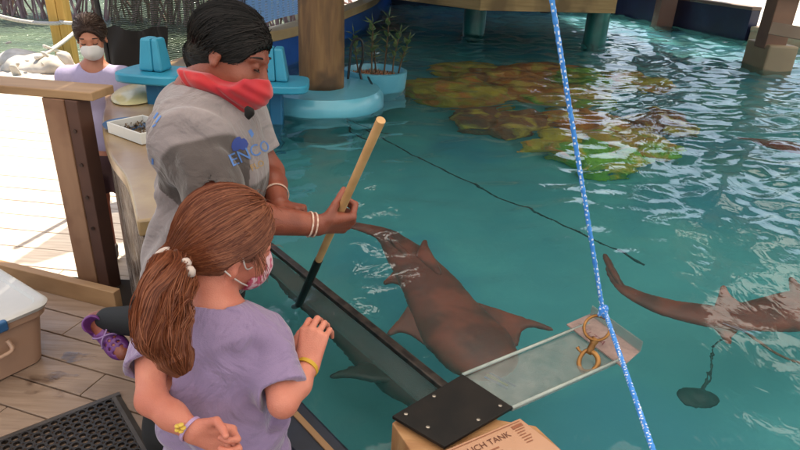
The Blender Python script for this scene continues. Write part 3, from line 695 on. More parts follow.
a = px(96, 0, Y=4.75); b = px(113, 80, Y=4.75); e = px(262, 4, Y=5.6)
cloth(b.x+.02, 4.75, e.x-.05, 5.5, 0.62, 2.6, .05, 5).build('net', net_mat('black_shade_net', '#2c352a', 0.42, 0, 22, 6.0, thr=.50), t, smooth=True)
mb = MB(); mb.tube([Vector((a.x, a.y, a.z)) + (a-b)*1.5, a, b, b+(b-a)*.3], 0.022, 8); mb.build('edge_pole', mat('black_pole', '#120f10', 0.5), t, smooth=True)
cloth(b.x+.01, 4.70, b.x+.42, 4.86, 0.50, 1.0, .03, 3, 40, 16).build('weighted_hem', mat('black_hem', '#151313', 0.8), t, smooth=True)
t = thing('mesh_screen', 'bright blue mesh screen above the blue tank wall', 'screen', (-1.4, 5.5, 0.95))
cloth(-1.36, 5.26, -0.72, 9.3, 0.96, 2.5, .01, 3).build('mesh', net_mat('blue_mesh', '#7fb4f4', 0.62, 14, 14, 0.3, thr=.40), t, smooth=True)
for lo, hi in (((-1.40, 5.2, .95), (-1.35, 5.25, 2.6)), ((-.78, 9.3, .95), (-.72, 9.36, 2.6))): mb = MB(); mb.box(lo, hi); mb.build('frame_post', mat('screen_frame', '#3a4a66', 0.5), t)

# ================================================================== THINGS ON THE DECK
# storage bin
BIN = mat('tan_plastic', '#b58d74', 0.4, '#bd9880', 2, coat=0.15); LID = mat('milky_lid_plastic', '#b6b3ae', 0.3, '#c4c1bc', 3, bump=0.1, bscale=10, coat=0.2)
bc = Vector((-1.79, 2.08, 0)); ang = R(-33)
t = thing('storage_bin', 'tan plastic storage bin with milky lid on the deck', 'storage bin', (bc.x, bc.y, 0.002))
def rrect(w_, h_, r_, n=6):
    out = []
    for cx, cy, a0 in ((w_/2-r_, h_/2-r_, 0), (-w_/2+r_, h_/2-r_, 90), (-w_/2+r_, -h_/2+r_, 180), (w_/2-r_, -h_/2+r_, 270)):
        for k in range(n+1): a = R(a0+90*k/n); out.append((cx+r_*math.cos(a), cy+r_*math.sin(a)))
    return out
TB = Matrix.Translation(bc) @ Matrix.Rotation(ang, 4, 'Z') @ Matrix.Diagonal((.92, .92, .82, 1))
def loft(sections, cap0=True, cap1=True):
    mb = MB(); n = len(sections[0][0]); vs = []
    for pl, z in sections: vs += [TB @ Vector((x, y, z)) for x, y in pl]
    fs = []
    for i in range(len(sections)-1):
        for k in range(n): fs.append((i*n+k, i*n+(k+1) % n, (i+1)*n+(k+1) % n, (i+1)*n+k))
    if cap0: fs.append(tuple(range(n))[::-1])
    if cap1: fs.append(tuple((len(sections)-1)*n+k for k in range(n)))
    mb.add(vs, fs); return mb
loft([(rrect(.52, .40, .06), .004), (rrect(.58, .46, .07), .28), (rrect(.61, .49, .07), .285), (rrect(.62, .50, .07), .325)]).build('tub', BIN, t, auto=40, bevel=.004)
loft([(rrect(.63, .51, .07), .327), (rrect(.64, .52, .07), .345), (rrect(.62, .50, .07), .352), (rrect(.56, .44, .06), .352), (rrect(.54, .42, .05), .340)]).build('lid', LID, t, auto=30)
mb = MB(); mb.box((.300, -.02, .30), (.330, .06, .355), TB); mb.build('latch', mat('blue_latch', '#2f5f8a', 0.4), t, bevel=.008)
mb = MB(); mb.tube(catmull([TB @ Vector(p) for p in ((.10, -.252, .25), (.10, -.275, .22), (.0, -.28, .215), (-.10, -.275, .22), (-.10, -.252, .25))], 5), .009, 8); mb.build('handle', BIN, t, smooth=True)
mb = MB(); mb.tube(catmull([TB @ Vector(p) for p in ((.297, .05, .23), (.325, .05, .19), (.328, 0, .18), (.325, -.05, .19), (.297, -.05, .23))], 5), .009, 8); mb.build('handle', BIN, t, smooth=True)

# rubber ring mat
A0 = px(118, 390, 0.012); B0 = px(-60, 458, 0.012); C0 = px(172, 446, 0.012)
ux = (B0-A0); ux.z = 0; ux.normalize(); uy = (C0-A0); uy.z = 0; uy = (uy-ux*uy.dot(ux)).normalized()
t = thing('rubber_mat', 'black rubber drainage mat full of round holes on the deck', 'mat', (A0.x, A0.y, 0.002))
RUB = mat('black_rubber', '#181514', 0.45, '#26211e', 20, bump=0.1, bscale=60)
mb = MB(); pitch_, rr = 0.032, 0.0118; nX, nY = 40, 26; ox, oy = 0.035, 0.035
def mp_(x, y, z): q = A0+ux*x+uy*y; return (q.x, q.y, z)
for j in range(nY):
    for i in range(nX):
        cx = ox+(i+.5)*pitch_; cy = oy+(j+.5)*pitch_*1.0
        N = 12; sq = []; ci = []
        for k in range(N):
            a = 2*math.pi*k/N; ca, sa = math.cos(a), math.sin(a); m_ = max(abs(ca), abs(sa)); sq.append((cx+ca/m_*pitch_/2, cy+sa/m_*pitch_/2)); ci.append((cx+ca*rr, cy+sa*rr))
        vs = [mp_(x, y, .014) for x, y in sq] + [mp_(x, y, .014) for x, y in ci] + [mp_(x, y, .003) for x, y in ci]
        fs = [(k, (k+1) % N, N+(k+1) % N, N+k) for k in range(N)] + [(N+k, N+(k+1) % N, 2*N+(k+1) % N, 2*N+k) for k in range(N)]
        mb.add(vs, fs)
mb.build('ring_grid', RUB, t)
mb = MB(); LX, LY = ox+nX*pitch_, oy+nY*pitch_
for (x0, y0, x1, y1) in ((0, 0, LX, ox-.0005), (0, oy, ox-.0005, LY)):
    vs = [mp_(x0, y0, .003), mp_(x1, y0, .003), mp_(x1, y1, .003), mp_(x0, y1, .003), mp_(x0+.02*(x1-x0 < .1), y0+.02*(y1-y0 < .1), .0145), mp_(x1, y0+.02*(y1-y0 < .1), .0145), mp_(x1, y1, .0145), mp_(x0+.02*(x1-x0 < .1), y1, .0145)]
    mb.add(vs, [(0,1,2,3),(4,5,6,7),(0,1,5,4),(1,2,6,5),(2,3,7,6),(3,0,4,7)])
mb.build('bevelled_edge', mat('grey_rubber_edge', '#3a3430', 0.4, '#4a433e', 14), t)

# wet patches on the boards
def wet_mat():
    m = bpy.data.materials.new('wet_sheen'); m.use_nodes = True; n = m.node_tree.nodes; L = m.node_tree.links; n.clear()
    o = n.new('ShaderNodeOutputMaterial'); tr = n.new('ShaderNodeBsdfTransparent'); tr.inputs['Color'].default_value = (.74, .72, .72, 1)
    gl = n.new('ShaderNodeBsdfGlossy'); gl.inputs['Roughness'].default_value = .08; fr = n.new('ShaderNodeFresnel'); fr.inputs['IOR'].default_value = 1.5
    tc = n.new('ShaderNodeTexCoord'); nz = n.new('ShaderNodeTexNoise'); nz.inputs['Scale'].default_value = 45; nz.inputs['Detail'].default_value = 4; bp = n.new('ShaderNodeBump'); bp.inputs['Distance'].default_value = .004; bp.inputs['Strength'].default_value = .6
    L.new(tc.outputs['Object'], nz.inputs['Vector']); L.new(nz.outputs['Fac'], bp.inputs['Height']); L.new(bp.outputs[0], gl.inputs['Normal']); L.new(bp.outputs[0], fr.inputs['Normal'])
    mx = n.new('ShaderNodeMixShader'); L.new(fr.outputs[0], mx.inputs[0]); L.new(tr.outputs[0], mx.inputs[1]); L.new(gl.outputs[0], mx.inputs[2])
    n3 = n.new('ShaderNodeTexNoise'); n3.inputs['Scale'].default_value = 9; n3.inputs['Detail'].default_value = 5; r3 = n.new('ShaderNodeMapRange'); r3.inputs['From Min'].default_value = .46; r3.inputs['From Max'].default_value = .58
    L.new(tc.outputs['Object'], n3.inputs['Vector']); L.new(n3.outputs['Fac'], r3.inputs[0]); t2 = n.new('ShaderNodeBsdfTransparent'); m3 = n.new('ShaderNodeMixShader')
    L.new(r3.outputs[0], m3.inputs[0]); L.new(t2.outputs[0], m3.inputs[1]); L.new(mx.outputs[0], m3.inputs[2]); L.new(m3.outputs[0], o.inputs['Surface']); return m
WET = wet_mat()
for i, (x_, y_, r_, lab) in enumerate(((50, 384, .085, 'glossy wet patch on the boards between bin and mat'), (78, 357, .042, 'small wet patch on the boards beside the purple shoe'))):
    c = px(x_, y_, 0.0035); g_ = random.Random(i+3); vs = []
    ph = [g_.uniform(0, 6.28) for _ in range(4)]
    for k in range(40):
        a = 2*math.pi*k/40; r = r_*(1+.25*math.sin(2*a+ph[0])+.18*math.sin(3*a+ph[1])+.1*math.sin(7*a+ph[2])); vs.append((c.x+r*1.5*math.cos(a), c.y+r*math.sin(a), .0035))
    mb = MB(); mb.add(vs, [tuple(range(40))]); tag(mb.build('water_patch', WET), lab, 'water patch', kind='stuff')

# little tray and dish on the rim
p = px(143, 134, .855)
t = thing('feed_tray', 'small white tray of fish feed on the tan tank rim behind the woman', 'tray', (p.x, p.y, .852))
T = Matrix.Translation((p.x, p.y, .853)) @ Matrix.Rotation(R(-35), 4, 'Z')
mb = MB(); w_, h_ = .13, .09
for lo, hi in (((-w_, -h_, 0), (w_, h_, .006)), ((-w_, -h_, .006), (-w_+.008, h_, .05)), ((w_-.008, -h_, .006), (w_, h_, .05)), ((-w_+.008, -h_, .006), (w_-.008, -h_+.008, .05)), ((-w_+.008, h_-.008, .006), (w_-.008, h_, .05))): mb.box(lo, hi, T)
mb.build('tray', mat('white_plastic', '#c9c6c0', 0.35), t, bevel=.002)
mb = MB(); g_ = random.Random(9)
for k in range(160):
    c = Vector((g_.uniform(-.115, .115), g_.uniform(-.075, .075), g_.uniform(.012, .03))); s = g_.uniform(.008, .016)
    vs = [T @ (c+Vector((g_.uniform(-1,1), g_.uniform(-1,1), g_.uniform(-1,1)))*s) for _ in range(4)]; mb.add(vs, [(0,1,2),(0,2,3),(0,3,1),(1,3,2)])
tag(mb.build('feed', mat('brown_feed', '#4a3c2c', 0.7, '#6a5640', 30), t), kind='stuff')
p = px(127, 127, .856); mb = MB(); mb.lathe([(.06, 0), (.10, .012), (.102, .022), (.09, .018), (.055, .006)], 32, (p.x, p.y, .854))
tag(mb.build('blue_dish', mat('dish_blue', '#2a5580', 0.4), auto=40, origin=(p.x, p.y, .854)), 'flat dark blue dish beside the feed tray', 'dish')

# ================================================================== ACRYLIC DIVIDER, CHUTE, SIGN CARD
def clear_mat(name, c, rough=0.05, mixf=0.25, body='#7a8078'):
    m = bpy.data.materials.new(name); m.use_nodes = True; n = m.node_tree.nodes; L = m.node_tree.links; n.clear()
    o = n.new('ShaderNodeOutputMaterial'); tr = n.new('ShaderNodeBsdfTransparent'); tr.inputs['Color'].default_value = col(c)
    pb = n.new('ShaderNodeBsdfPrincipled'); pb.inputs['Roughness'].default_value = rough+.1; tc = n.new('ShaderNodeTexCoord')
    nz = n.new('ShaderNodeTexNoise'); nz.inputs['Scale'].default_value = 22; nz.inputs['Detail'].default_value = 6; nz.inputs['Roughness'].default_value = .7; L.new(tc.outputs['Object'], nz.inputs['Vector'])
    mr = n.new('ShaderNodeMapRange'); mr.inputs['From Min'].default_value = .35; mr.inputs['From Max'].default_value = .75; mr.inputs['To Min'].default_value = mixf; mr.inputs['To Max'].default_value = min(1, mixf*2.2)
    L.new(nz.outputs['Fac'], mr.inputs[0]); pb.inputs['Base Color'].default_value = col(body)
    mx = n.new('ShaderNodeMixShader'); L.new(mr.outputs[0], mx.inputs[0]); L.new(tr.outputs[0], mx.inputs[1]); L.new(pb.outputs[0], mx.inputs[2])
    gl = n.new('ShaderNodeBsdfGlossy'); gl.inputs['Roughness'].default_value = rough; fr = n.new('ShaderNodeFresnel'); fr.inputs['IOR'].default_value = 1.3
    ge = n.new('ShaderNodeNewGeometry'); inv = n.new('ShaderNodeMath'); inv.operation = 'SUBTRACT'; inv.inputs[0].default_value = 1; L.new(ge.outputs['Backfacing'], inv.inputs[1]); mu = n.new('ShaderNodeMath'); mu.operation = 'MULTIPLY'; L.new(inv.outputs[0], mu.inputs[0]); L.new(fr.outputs[0], mu.inputs[1])
    m2 = n.new('ShaderNodeMixShader'); L.new(mu.outputs[0], m2.inputs[0]); L.new(mx.outputs[0], m2.inputs[1]); L.new(gl.outputs[0], m2.inputs[2]); L.new(m2.outputs[0], o.inputs['Surface'])
    return m
t = thing('acrylic_divider', 'clear acrylic divider with black top edge standing in the water', 'divider', (-.18, 1.62, .03))
q0 = px(258, 236, .70); q1 = px(447, 389, .70); q0.z = q1.z = 0
d_ = (q1-q0).normalized(); q0 = q0 - d_*.12; q1 = q1 + d_*.12; n_ = Vector((-d_.y, d_.x, 0))
def bar(a, b, th, z0, z1):
    m = MB(); m.prism([tuple(v[:2]) for v in (a-n_*th, b-n_*th, b+n_*th, a+n_*th)], z0, z1); return m
bar(q0, q1, .004, .585, .690).build('acrylic_panel', clear_mat('clear_acrylic', (.93, .96, .95), .05, .10, '#a5b0ae'), t)
bar(q0, q1, .0125, .691, .708).build('black_edge', mat('black_gasket', '#141010', 0.35, '#3b322c', 40, bump=0.4, bscale=90, bdist=.002), t, bevel=.003)

CL = clear_mat('scuffed_acrylic', (.74, .80, .79), .10, .22, '#a5a8a4')
# frame of the chute: along-axis from the black plate out over the water
z_ = .80
E0 = px(392, 421, z_); E1 = px(462, 379, z_); E2 = px(512, 412, z_); E3 = px(444, 452, z_)
G1 = px(588, 327, z_+.02); G2 = px(618, 364, z_+.02)
t = thing('acrylic_chute', 'scuffed clear acrylic chute with black plate reaching over the water', 'chute', (E1.x, E1.y, z_))
def slab(P, th, name, m, **k):
    mb = MB(); n = len(P); mb.add([tuple(p) for p in P] + [tuple(Vector(p)+Vector((0, 0, th))) for p in P], [tuple(range(n))[::-1], tuple(range(n, 2*n))] + [(i, (i+1) % n, n+(i+1) % n, n+i) for i in range(n)]); return mb.build(name, m, t, **k)
slab([E1, E2, G2, G1], .005, 'acrylic_sheet', CL, bevel=.0015)
mb = MB(); 
for a, b in ((E1, G1), (E2, G2)):
    dd = (b-a).normalized(); nn = Vector((-dd.y, dd.x, 0))
    mb.tube([a+Vector((0, 0, .012)), b+Vector((0, 0, .012))], .0045, 6)
mb.build('side_lip', clear_mat('acrylic_edge', (.8, .88, .86), .1, .6, '#a9b0a8'), t, smooth=True)
slab([E0+Vector((0,0,.006)), E3+Vector((0,0,.006)), E2+Vector((0,0,.006)), E1+Vector((0,0,.006))], .008, 'black_plate', mat('black_plate', '#0c0908', 0.55, '#1c1612', 14, bump=.2, bscale=60, bdist=.001, spec=.3), bevel=.001)
for fx, fy in ((.10, .12), (.10, .55), (.9, .88), (.55, .9), (.5, .1)):
    c = E0.lerp(E1, fx).lerp(E3.lerp(E2, fx), fy); mb = MB(); mb.lathe([(.0042, .0), (.0042, .003), (.002, .0036)], 14, (c.x, c.y, z_+.014)); mb.build('screw', mat('steel_screw', '#a59c92', 0.3, metal=.9), t, auto=40)
# raised end lip with its red marks
H0 = px(578, 318, z_+.03); H1 = px(641, 352, z_+.03); H2 = px(618, 366, z_+.02); H3 = px(566, 328, z_+.02)
lp = slab([H3+Vector((0,0,.008)), px(622, 368, z_+.028), px(640, 352, z_+.03), px(590, 315, z_+.03)], .004, 'end_lip', clear_mat('pinkish_acrylic', (.85, .74, .74), .1, .5, '#a88f88'))
a, b = px(590, 315, z_+.034), px(640, 352, z_+.034); mb = MB(); nn = Vector((0, 0, .028)); s_ = Vector((.003, .003, 0)); mb.add([a, b, b+nn, a+nn, a+s_, b+s_, b+nn+s_, a+nn+s_], [(0,1,2,3),(4,5,6,7),(0,1,5,4),(1,2,6,5),(2,3,7,6),(3,0,4,7)]); mb.build('end_lip', CL, t)
# marks (partly worn letters) on the lip
def text_mesh(body, size, name, m, parent, Mx, proj_to=None, ext=0.0):
    cu = bpy.data.curves.new(name, 'FONT'); cu.body = body; cu.size = size; cu.extrude = ext; cu.align_x = 'LEFT'; cu.resolution_u = 3
    o = bpy.data.objects.new(name, cu); COL.objects.link(o); dg = bpy.context.evaluated_depsgraph_get()
    me = bpy.data.meshes.new_from_object(o.evaluated_get(dg)); bpy.data.objects.remove(o)
    bm = bmesh.new(); bm.from_mesh(me)
    if proj_to is not None:
        for _ in range(2): bmesh.ops.subdivide_edges(bm, edges=bm.edges, cuts=1)
        bmesh.ops.triangulate(bm, faces=bm.faces)
    for v in bm.verts: v.co = Mx @ v.co
    if proj_to is not None:
        bvh, dr = proj_to
        for v in bm.verts:
            h = bvh.ray_cast(v.co - dr*.3, dr)
            if h[0] is not None: v.co = h[0] - dr*.0025
    off = parent.matrix_world.translation
    for v in bm.verts: v.co -= off
    bm.to_mesh(me); bm.free(); me.materials.clear()
    return link(name, me, m, parent)
sp_t, sp_p = SIGNPOST; Mz = Matrix.Translation((sp_p.x-.23, sp_p.y-.205, 1.41)) @ Matrix.Rotation(R(90), 4, 'X'); text_mesh('ENCOUNTER', .082, 'lettering', mat('sign_white', '#d8d4d0', 0.6), sp_t, Mz)
a, b, c = px(578, 328, z_+.041), px(626, 362, z_+.041), px(592, 318, z_+.041)
xx = (b-a).normalized(); yy = (c-a); yy = (yy-xx*yy.dot(xx)).normalized()
Mx = Matrix((xx, yy, xx.cross(yy))).transposed().to_4x4(); Mx.translation = a + xx*.012
text_mesh('LL77A', .026, 'lettering', mat('dark_red_ink', '#5a1f28', 0.6), t, Mx)
Mx2 = Mx.copy(); dirx = (G1-E1).normalized(); p0 = px(487, 372, z_+.0075); xx2 = (px(545, 402, z_)-px(487, 372, z_)).normalized(); yy2 = Vector((-xx2.y, xx2.x, 0)); Mx2 = Matrix((xx2, yy2, Vector((0,0,1)))).transposed().to_4x4(); Mx2.translation = p0
mb = MB()
for k, (o_, l_, c_) in enumerate(((0, .075, 0), (.010, .06, 1), (.020, .065, 0))):
    mb.add([Mx2 @ Vector((.005, -o_, .0)), Mx2 @ Vector((l_, -o_, 0)), Mx2 @ Vector((l_, -o_+.004, 0)), Mx2 @ Vector((.005, -o_+.004, 0))], [(0,1,2,3)], c_)
mb.build('sticker_stripes', [mat('faded_blue_ink', '#4f6f8a', 0.5), mat('faded_green_ink', '#7d8c5c', 0.5)], t)

# timber shelf carrying the chute
zs = z_-.03
sh = [E0+Vector((-.004,.002,0)), E3+Vector((0,-.02,0)), px(470, 475, z_), px(600, 500, z_), px(560, 452, z_), px(540, 428, z_), E2.lerp(E1, .15)+Vector((0,0,0)), E1]
sh = [E0, px(425, 470, z_), px(470, 520, z_), px(640, 520, z_), px(566, 452, z_), px(536, 424, z_), px(498, 418, z_), E1.lerp(E0, .1)]
mb = MB(); mb.prism([tuple(v[:2]) for v in sh], z_-.09, z_-.004)
WS = mat('orange_plywood', '#9a6c46', 0.5, '#ae8258', 6, stretch=(1, 6, 1), bump=.2, bscale=20)
tag(mb.build('plywood_shelf', WS, bevel=.003), 'orange plywood shelf on the tank rim under the black plate', 'shelf')
z2 = z_+.001
C0_, C1_, C2_, C3_ = px(520, 418, z2+.012), px(572, 458, z2+.012), px(500, 505, z2+.012), px(440, 452, z2+.012)
t = thing('sign_card', 'laminated orange sign card with printed lines lying on the plywood shelf', 'sign', (C0_.x, C0_.y, z2))
mb = MB(); mb.add([v-Vector((0,0,.013)) for v in (C0_, C1_, C2_, C3_)]+[C0_, C1_, C2_, C3_], [(0,1,2,3),(4,5,6,7),(0,1,5,4),(1,2,6,5),(2,3,7,6),(3,0,4,7)]); mb.build('card', mat('orange_card', '#ad7f62', 0.25, '#b88c70', 5, coat=.4), t, bevel=.002)
xx = (C0_-C3_).normalized(); yy = (C0_-C1_).normalized(); yy = (yy-xx*yy.dot(xx)).normalized(); zz = Vector((0, 0, 1))
Mx = Matrix((xx, yy, zz)).transposed().to_4x4(); Mx.translation = C3_ + xx*.02 - yy*.032 + zz*.0012
INK = mat('brown_ink', '#5c3020', 0.5)
text_mesh('TOUCH TANK', .020, 'lettering', INK, t, Mx)
mb = MB(); Wd = (C0_-C3_).length
def strip(x0, y0, x1, y1):
    O = C3_+zz*.0012; mb.add([O+xx*x0-yy*y0, O+xx*x1-yy*y0, O+xx*x1-yy*y1, O+xx*x0-yy*y1], [(0,1,2,3)])
strip(.008, .006, Wd-.008, .0075)
for k in range(5): strip(.02, .042+.010*k, Wd*.55+.01*math.sin(k*3), .045+.010*k)
strip(Wd-.035, .012, Wd-.008, .020)
for k in range(6): strip(Wd-.034, .024+.007*k, Wd-.010-.004*(k % 3), .026+.007*k)
mb.build('printed_rules', mat('faint_brown_ink', '#8a5238', 0.5), t)
# ---- rope and swivel hook
BLUEY = mat('blue_yarn', '#2a78c8', 0.7, '#3a8ad8', 60); WHITEY = mat('white_yarn', '#c9d3e4', 0.7)
RG = px(603, 312, d=1.53)
top = px(551, -6, d=1.30); bot = px(660, 470, d=1.18)
def rope_path(a, b, n): return [a.lerp(b, i/n) for i in range(n+1)]
def yarn(i, k): return 1 if ((i*3 + k*5 + (i//2)) % 11) in (0, 1, 4) and (k+i) % 3 else 0
t = thing('blue_rope', 'blue rope flecked with white hanging down across the picture to the brass ring', 'rope', tuple(RG))
ext = top + (top-RG)*1.4
mb = MB(); mb.tube(rope_path(ext, RG, 420), [.0052+.0005*math.sin(i*1.3) for i in range(421)], 8, mi=yarn); mb.build('upper_rope', [BLUEY, WHITEY], t)
mb = MB(); mb.tube(rope_path(RG+Vector((.004,0,.002)), bot, 170), [.0052+.0005*math.sin(i*1.3) for i in range(171)], 8, mi=yarn); mb.build('lower_rope', [BLUEY, WHITEY], t)
kn = [RG+Vector((.007*math.cos(a)*(1+.3*math.sin(2*a)), .007*math.sin(a*1.0), .002+.010*math.sin(a*1.5))) for a in np.linspace(0, 12.5, 60)]
mb = MB(); mb.tube(kn, .0050, 8, mi=yarn); mb.build('knot', [BLUEY, WHITEY], t)
BR = mat('worn_brass', '#a87844', 0.35, '#84582e', 30, metal=.65, bump=.1, bscale=80, bdist=.001)
t = thing('swivel_hook', 'brass swivel snap hook on a ring hanging from the blue rope', 'snap hook', tuple(RG))
rc = px(597, 328, d=1.525); view = (rc-Vector((0, 0, CAM_H))).normalized(); rx = rt; ru = up
def pl_(x_, y_, dd=0.0, base=1.525): return px(x_, y_, d=base+dd)
mb = MB(); n_k = 32; ring = [rc + (rx*math.cos(a)+ru*math.sin(a)*.95+view*.35*math.sin(a))*.0305 for a in np.linspace(0, 2*math.pi, n_k, endpoint=False)]
ring.append(ring[0]); mb.tube(ring, .0036, 8, cap=False); mb.build('ring', BR, t, smooth=True)
mb = MB(); mb.tube([pl_(596, 338), pl_(594, 341), pl_(593, 344), pl_(590, 350), pl_(588, 354)], [.0085, .0105, .0075, .0080, .0070], 12); mb.build('swivel', BR, t, smooth=True)
hk = [pl_(x_, y_) for x_, y_ in ((588, 351), (594, 353), (598, 359), (597, 366), (591, 371.5), (583, 371), (579, 365), (580, 358), (584, 352), (588, 350))]
mb = MB(); hp = catmull(hk, 6); mb.tube(hp, [.0062-.0022*max(0, (i-34)/20) for i in range(len(hp))], 10); mb.build('hook_body', BR, t, smooth=True)
mb = MB(); mb.tube([pl_(583, 355), pl_(579, 350), pl_(577, 347)], [.003, .003, .0045], 8); mb.build('thumb_latch', BR, t, smooth=True)

# ================================================================== UNDER WATER
CORALC = [((.80,.30,.05), (.60,.20,.04)), ((.72,.58,.06), (.50,.40,.05)), ((.25,.60,.06), (.16,.42,.05)), ((.80,.60,.10), (.62,.32,.06)), ((.38,.14,.05), (.20,.08,.04)), ((.05,.04,.03), (.03,.03,.03))]
cm = [mat('coral_%d' % i, a, 0.8, b, 7, bump=1.0, bscale=18, bdist=.03, c3=CORALC[(i+3) % 4][0], s3=4.5) for i, (a, b) in enumerate(CORALC)]
spots = [(455, 108, .50, .34, 1, 'yellow olive coral rock, leftmost of the reef'), (500, 92, .42, .30, 0, 'orange coral rock in the left of the reef, beside the yellow olive one'), (545, 86, .50, .38, 0, 'large orange coral rock near the dock'),
         (500, 126, .36, .24, 4, 'dark brown coral rock in the near middle of the reef'), (562, 112, .40, .32, 3, 'tan yellow coral rock at the middle of the reef behind the rope'), (582, 96, .34, .40, 2, 'bright green coral rock right of the rope'),
         (622, 96, .42, .32, 1, 'yellow green coral rock at the right end of the reef'), (590, 128, .36, .26, 0, 'orange brown coral rock under the ripples right of the rope'), (622, 146, .34, .22, 3, 'mustard coral rock nearest the camera right of the rope'),
         (572, 150, .30, .20, 1, 'olive coral rock nearest the camera left of the rope'), (600, 164, .26, .16, 2, 'small green coral rock nearest of all to the camera'), (648, 128, .32, .22, 4, 'brown coral rock at the right edge of the reef'), (528, 108, .34, .34, 0, 'orange coral rock behind the dark brown one'), (470, 84, .40, .22, 1, 'olive coral rock at the back left of the reef')]
for i, (x_, y_, r_, h_, ci, lab) in enumerate(spots):
    p = px(x_, y_ + (6 if y_ < 120 else 16), .30); p = Vector((p.x, p.y, 0)); hh = min(.46, h_*(1.35 if p.y > 5 else .9))
    s_ = Sdf(.022); g_ = random.Random(200+i)
    s_.ell((p.x, p.y, .08), (r_, r_*.8, hh))
    for k in range(7):
        a = g_.uniform(0, 6.28); s_.ell((p.x+r_*.7*math.cos(a), p.y+r_*.6*math.sin(a), .05+g_.uniform(.05, hh*.8)), [g_.uniform(.10, .2)*1.0 for _ in range(3)], k=.05)
    s_.disp(wob(300+i, 22, .03)); s_.disp(wob(330+i, 60, .016, 8)); s_.disp(wob(360+i, 110, .008, 8)); s_.plane((0, 0, .565), (0, 0, 1)); s_.plane((0, 0, .032), (0, 0, -1))
    tag(s_.build('coral_rock', cm[ci], None, origin=(p.x, p.y, .04)), lab, 'coral rock', 'coloured coral rocks in the pool')

SHK = mat('shark_skin_brown', (.22,.032,.014), 0.5, (.13,.020,.010), 7, bump=.25, bscale=120, bdist=.002, c3=(.29,.05,.022), s3=5)
SHD = mat('shark_skin_dark', '#4a3028', 0.5, '#2c201c', 7, bump=.25, bscale=120, bdist=.002)
def shark(name, label, spine, rads, fins, m, origin, flat=.50, cat='shark'):
    """spine: world points tail to snout; fins: lists of (root a, root b, tip, thickness)"""
    t = thing(name, label, cat, origin)
    s_ = Sdf(.006); sp = catmull(spine, 4); n = len(sp); rr_ = np.interp(np.linspace(0, len(rads)-1, n), range(len(rads)), rads)
    zc = spine[len(spine)//2].z
    P = [(p.x, p.y, (p.z)/flat) for p in sp]
    s_.chain(P, rr_, k=.03)
    o = s_.build('body', m, t, fn=lambda V: V*np.array([1, 1, flat]))
    for (a, b, c, th) in fins:
        f = Sdf(.004); a, b, c = map(Vector, (a, b, c))
        for k in range(21):
            u = k/20; q0 = a.lerp(b, u); tip = c.lerp(q0, .10*u); f.cone(q0, q0.lerp(tip, 1-.75*abs(u-.0)*0.9), th, th*.45, k=.016)
        f.build('fin', m, t)
    return t
def P_(x_, y_, z=.50): return px(x_, y_, z)
# note: things under water look raised by refraction; positions are the real ones a little lower and farther
z = .50
shark('nurse_shark', 'large reddish brown nurse shark swimming just under the surface at the centre', [P_(322, 226, .52), P_(352, 234, .52), P_(385, 244, .52), P_(405, 264, .51), P_(430, 298, .50), P_(450, 330, .49), P_(466, 352, .49), P_(480, 368, .49)],
      [.010, .026, .044, .074, .104, .122, .132, .100], [
      (P_(395, 252, .54), P_(412, 268, .54), P_(389, 240, .565), .007), (P_(418, 262, .55), P_(438, 280, .55), P_(425, 244, .568), .007),
      (P_(462, 312, .49), P_(498, 364, .49), P_(548, 344, .47), .014), (P_(414, 312, .49), P_(440, 360, .49), P_(388, 350, .47), .012),
      (P_(398, 280, .50), P_(412, 300, .50), P_(385, 300, .47), .009), (P_(326, 226, .52), P_(352, 233, .52), P_(338, 240, .50), .007)], SHK, tuple(P_(430, 298, .5)))
shark('nurse_shark', 'brown nurse shark swimming off at the right edge, tall fin raised', [P_(606, 277, .50), P_(618, 299, .50), P_(650, 315, .50), P_(690, 327, .50), P_(730, 331, .50), P_(770, 327, .50), P_(820, 321, .50), P_(860, 323, .5)],
      [.007, .020, .042, .058, .064, .090, .110, .08], [
      (P_(712, 319, .53), P_(752, 323, .53), P_(723, 290, .572), .008), (P_(706, 339, .48), P_(730, 341, .48), P_(722, 363, .44), .009),
      (P_(606, 273, .51), P_(618, 295, .51), P_(603, 263, .53), .006), (P_(622, 299, .49), P_(650, 313, .49), P_(620, 309, .47), .008), (P_(790, 305, .52), P_(815, 313, .52), P_(790, 283, .566), .008)], SHK, tuple(P_(730, 331, .5)))
shark('nurse_shark', 'dark shark gliding in the narrow channel below the girl\'s hand', [P_(232, 262, .36), P_(262, 284, .36), P_(296, 312, .36), P_(330, 342, .36), P_(368, 374, .36), P_(402, 404, .36), P_(430, 430, .36)],
      [.020, .036, .046, .052, .068, .072, .05], [(P_(366, 386, .38), P_(388, 404, .38), P_(331, 394, .44), .008), (P_(300, 300, .37), P_(316, 314, .37), P_(312, 292, .42), .008)], SHD, tuple(P_(330, 342, .36)))
shark('nurse_shark', 'faint reddish shark at the right edge under the bright ripples', [P_(736, 147, .50), P_(752, 150, .50), P_(775, 156, .50), P_(800, 160, .50), P_(840, 166, .50)], [.02, .06, .09, .12, .10],
      [(P_(742, 146, .53), P_(758, 150, .53), P_(749, 142, .56), .010)], SHK, tuple(P_(790, 158, .5)))
s_ = Sdf(.005); c = P_(688, 428, .34); s_.ell(c, (.065, .05, .012)); s_.ell(c+Vector((0, 0, .01)), (.03, .035, .018), k=.02); tl = [P_(690, 420, .34), P_(697, 400, .34), P_(702, 376, .35), P_(714, 364, .36)]
s_.chain([tuple(q) for q in catmull(tl, 3)], list(np.linspace(.006, .003, 10)), k=.01)
tag(s_.build('stingray', mat('ray_dark', '#1c3634', 0.6, '#14292a', 20), None, origin=tuple(c)), 'small dark stingray with a long thin tail on the tank floor', 'stingray')
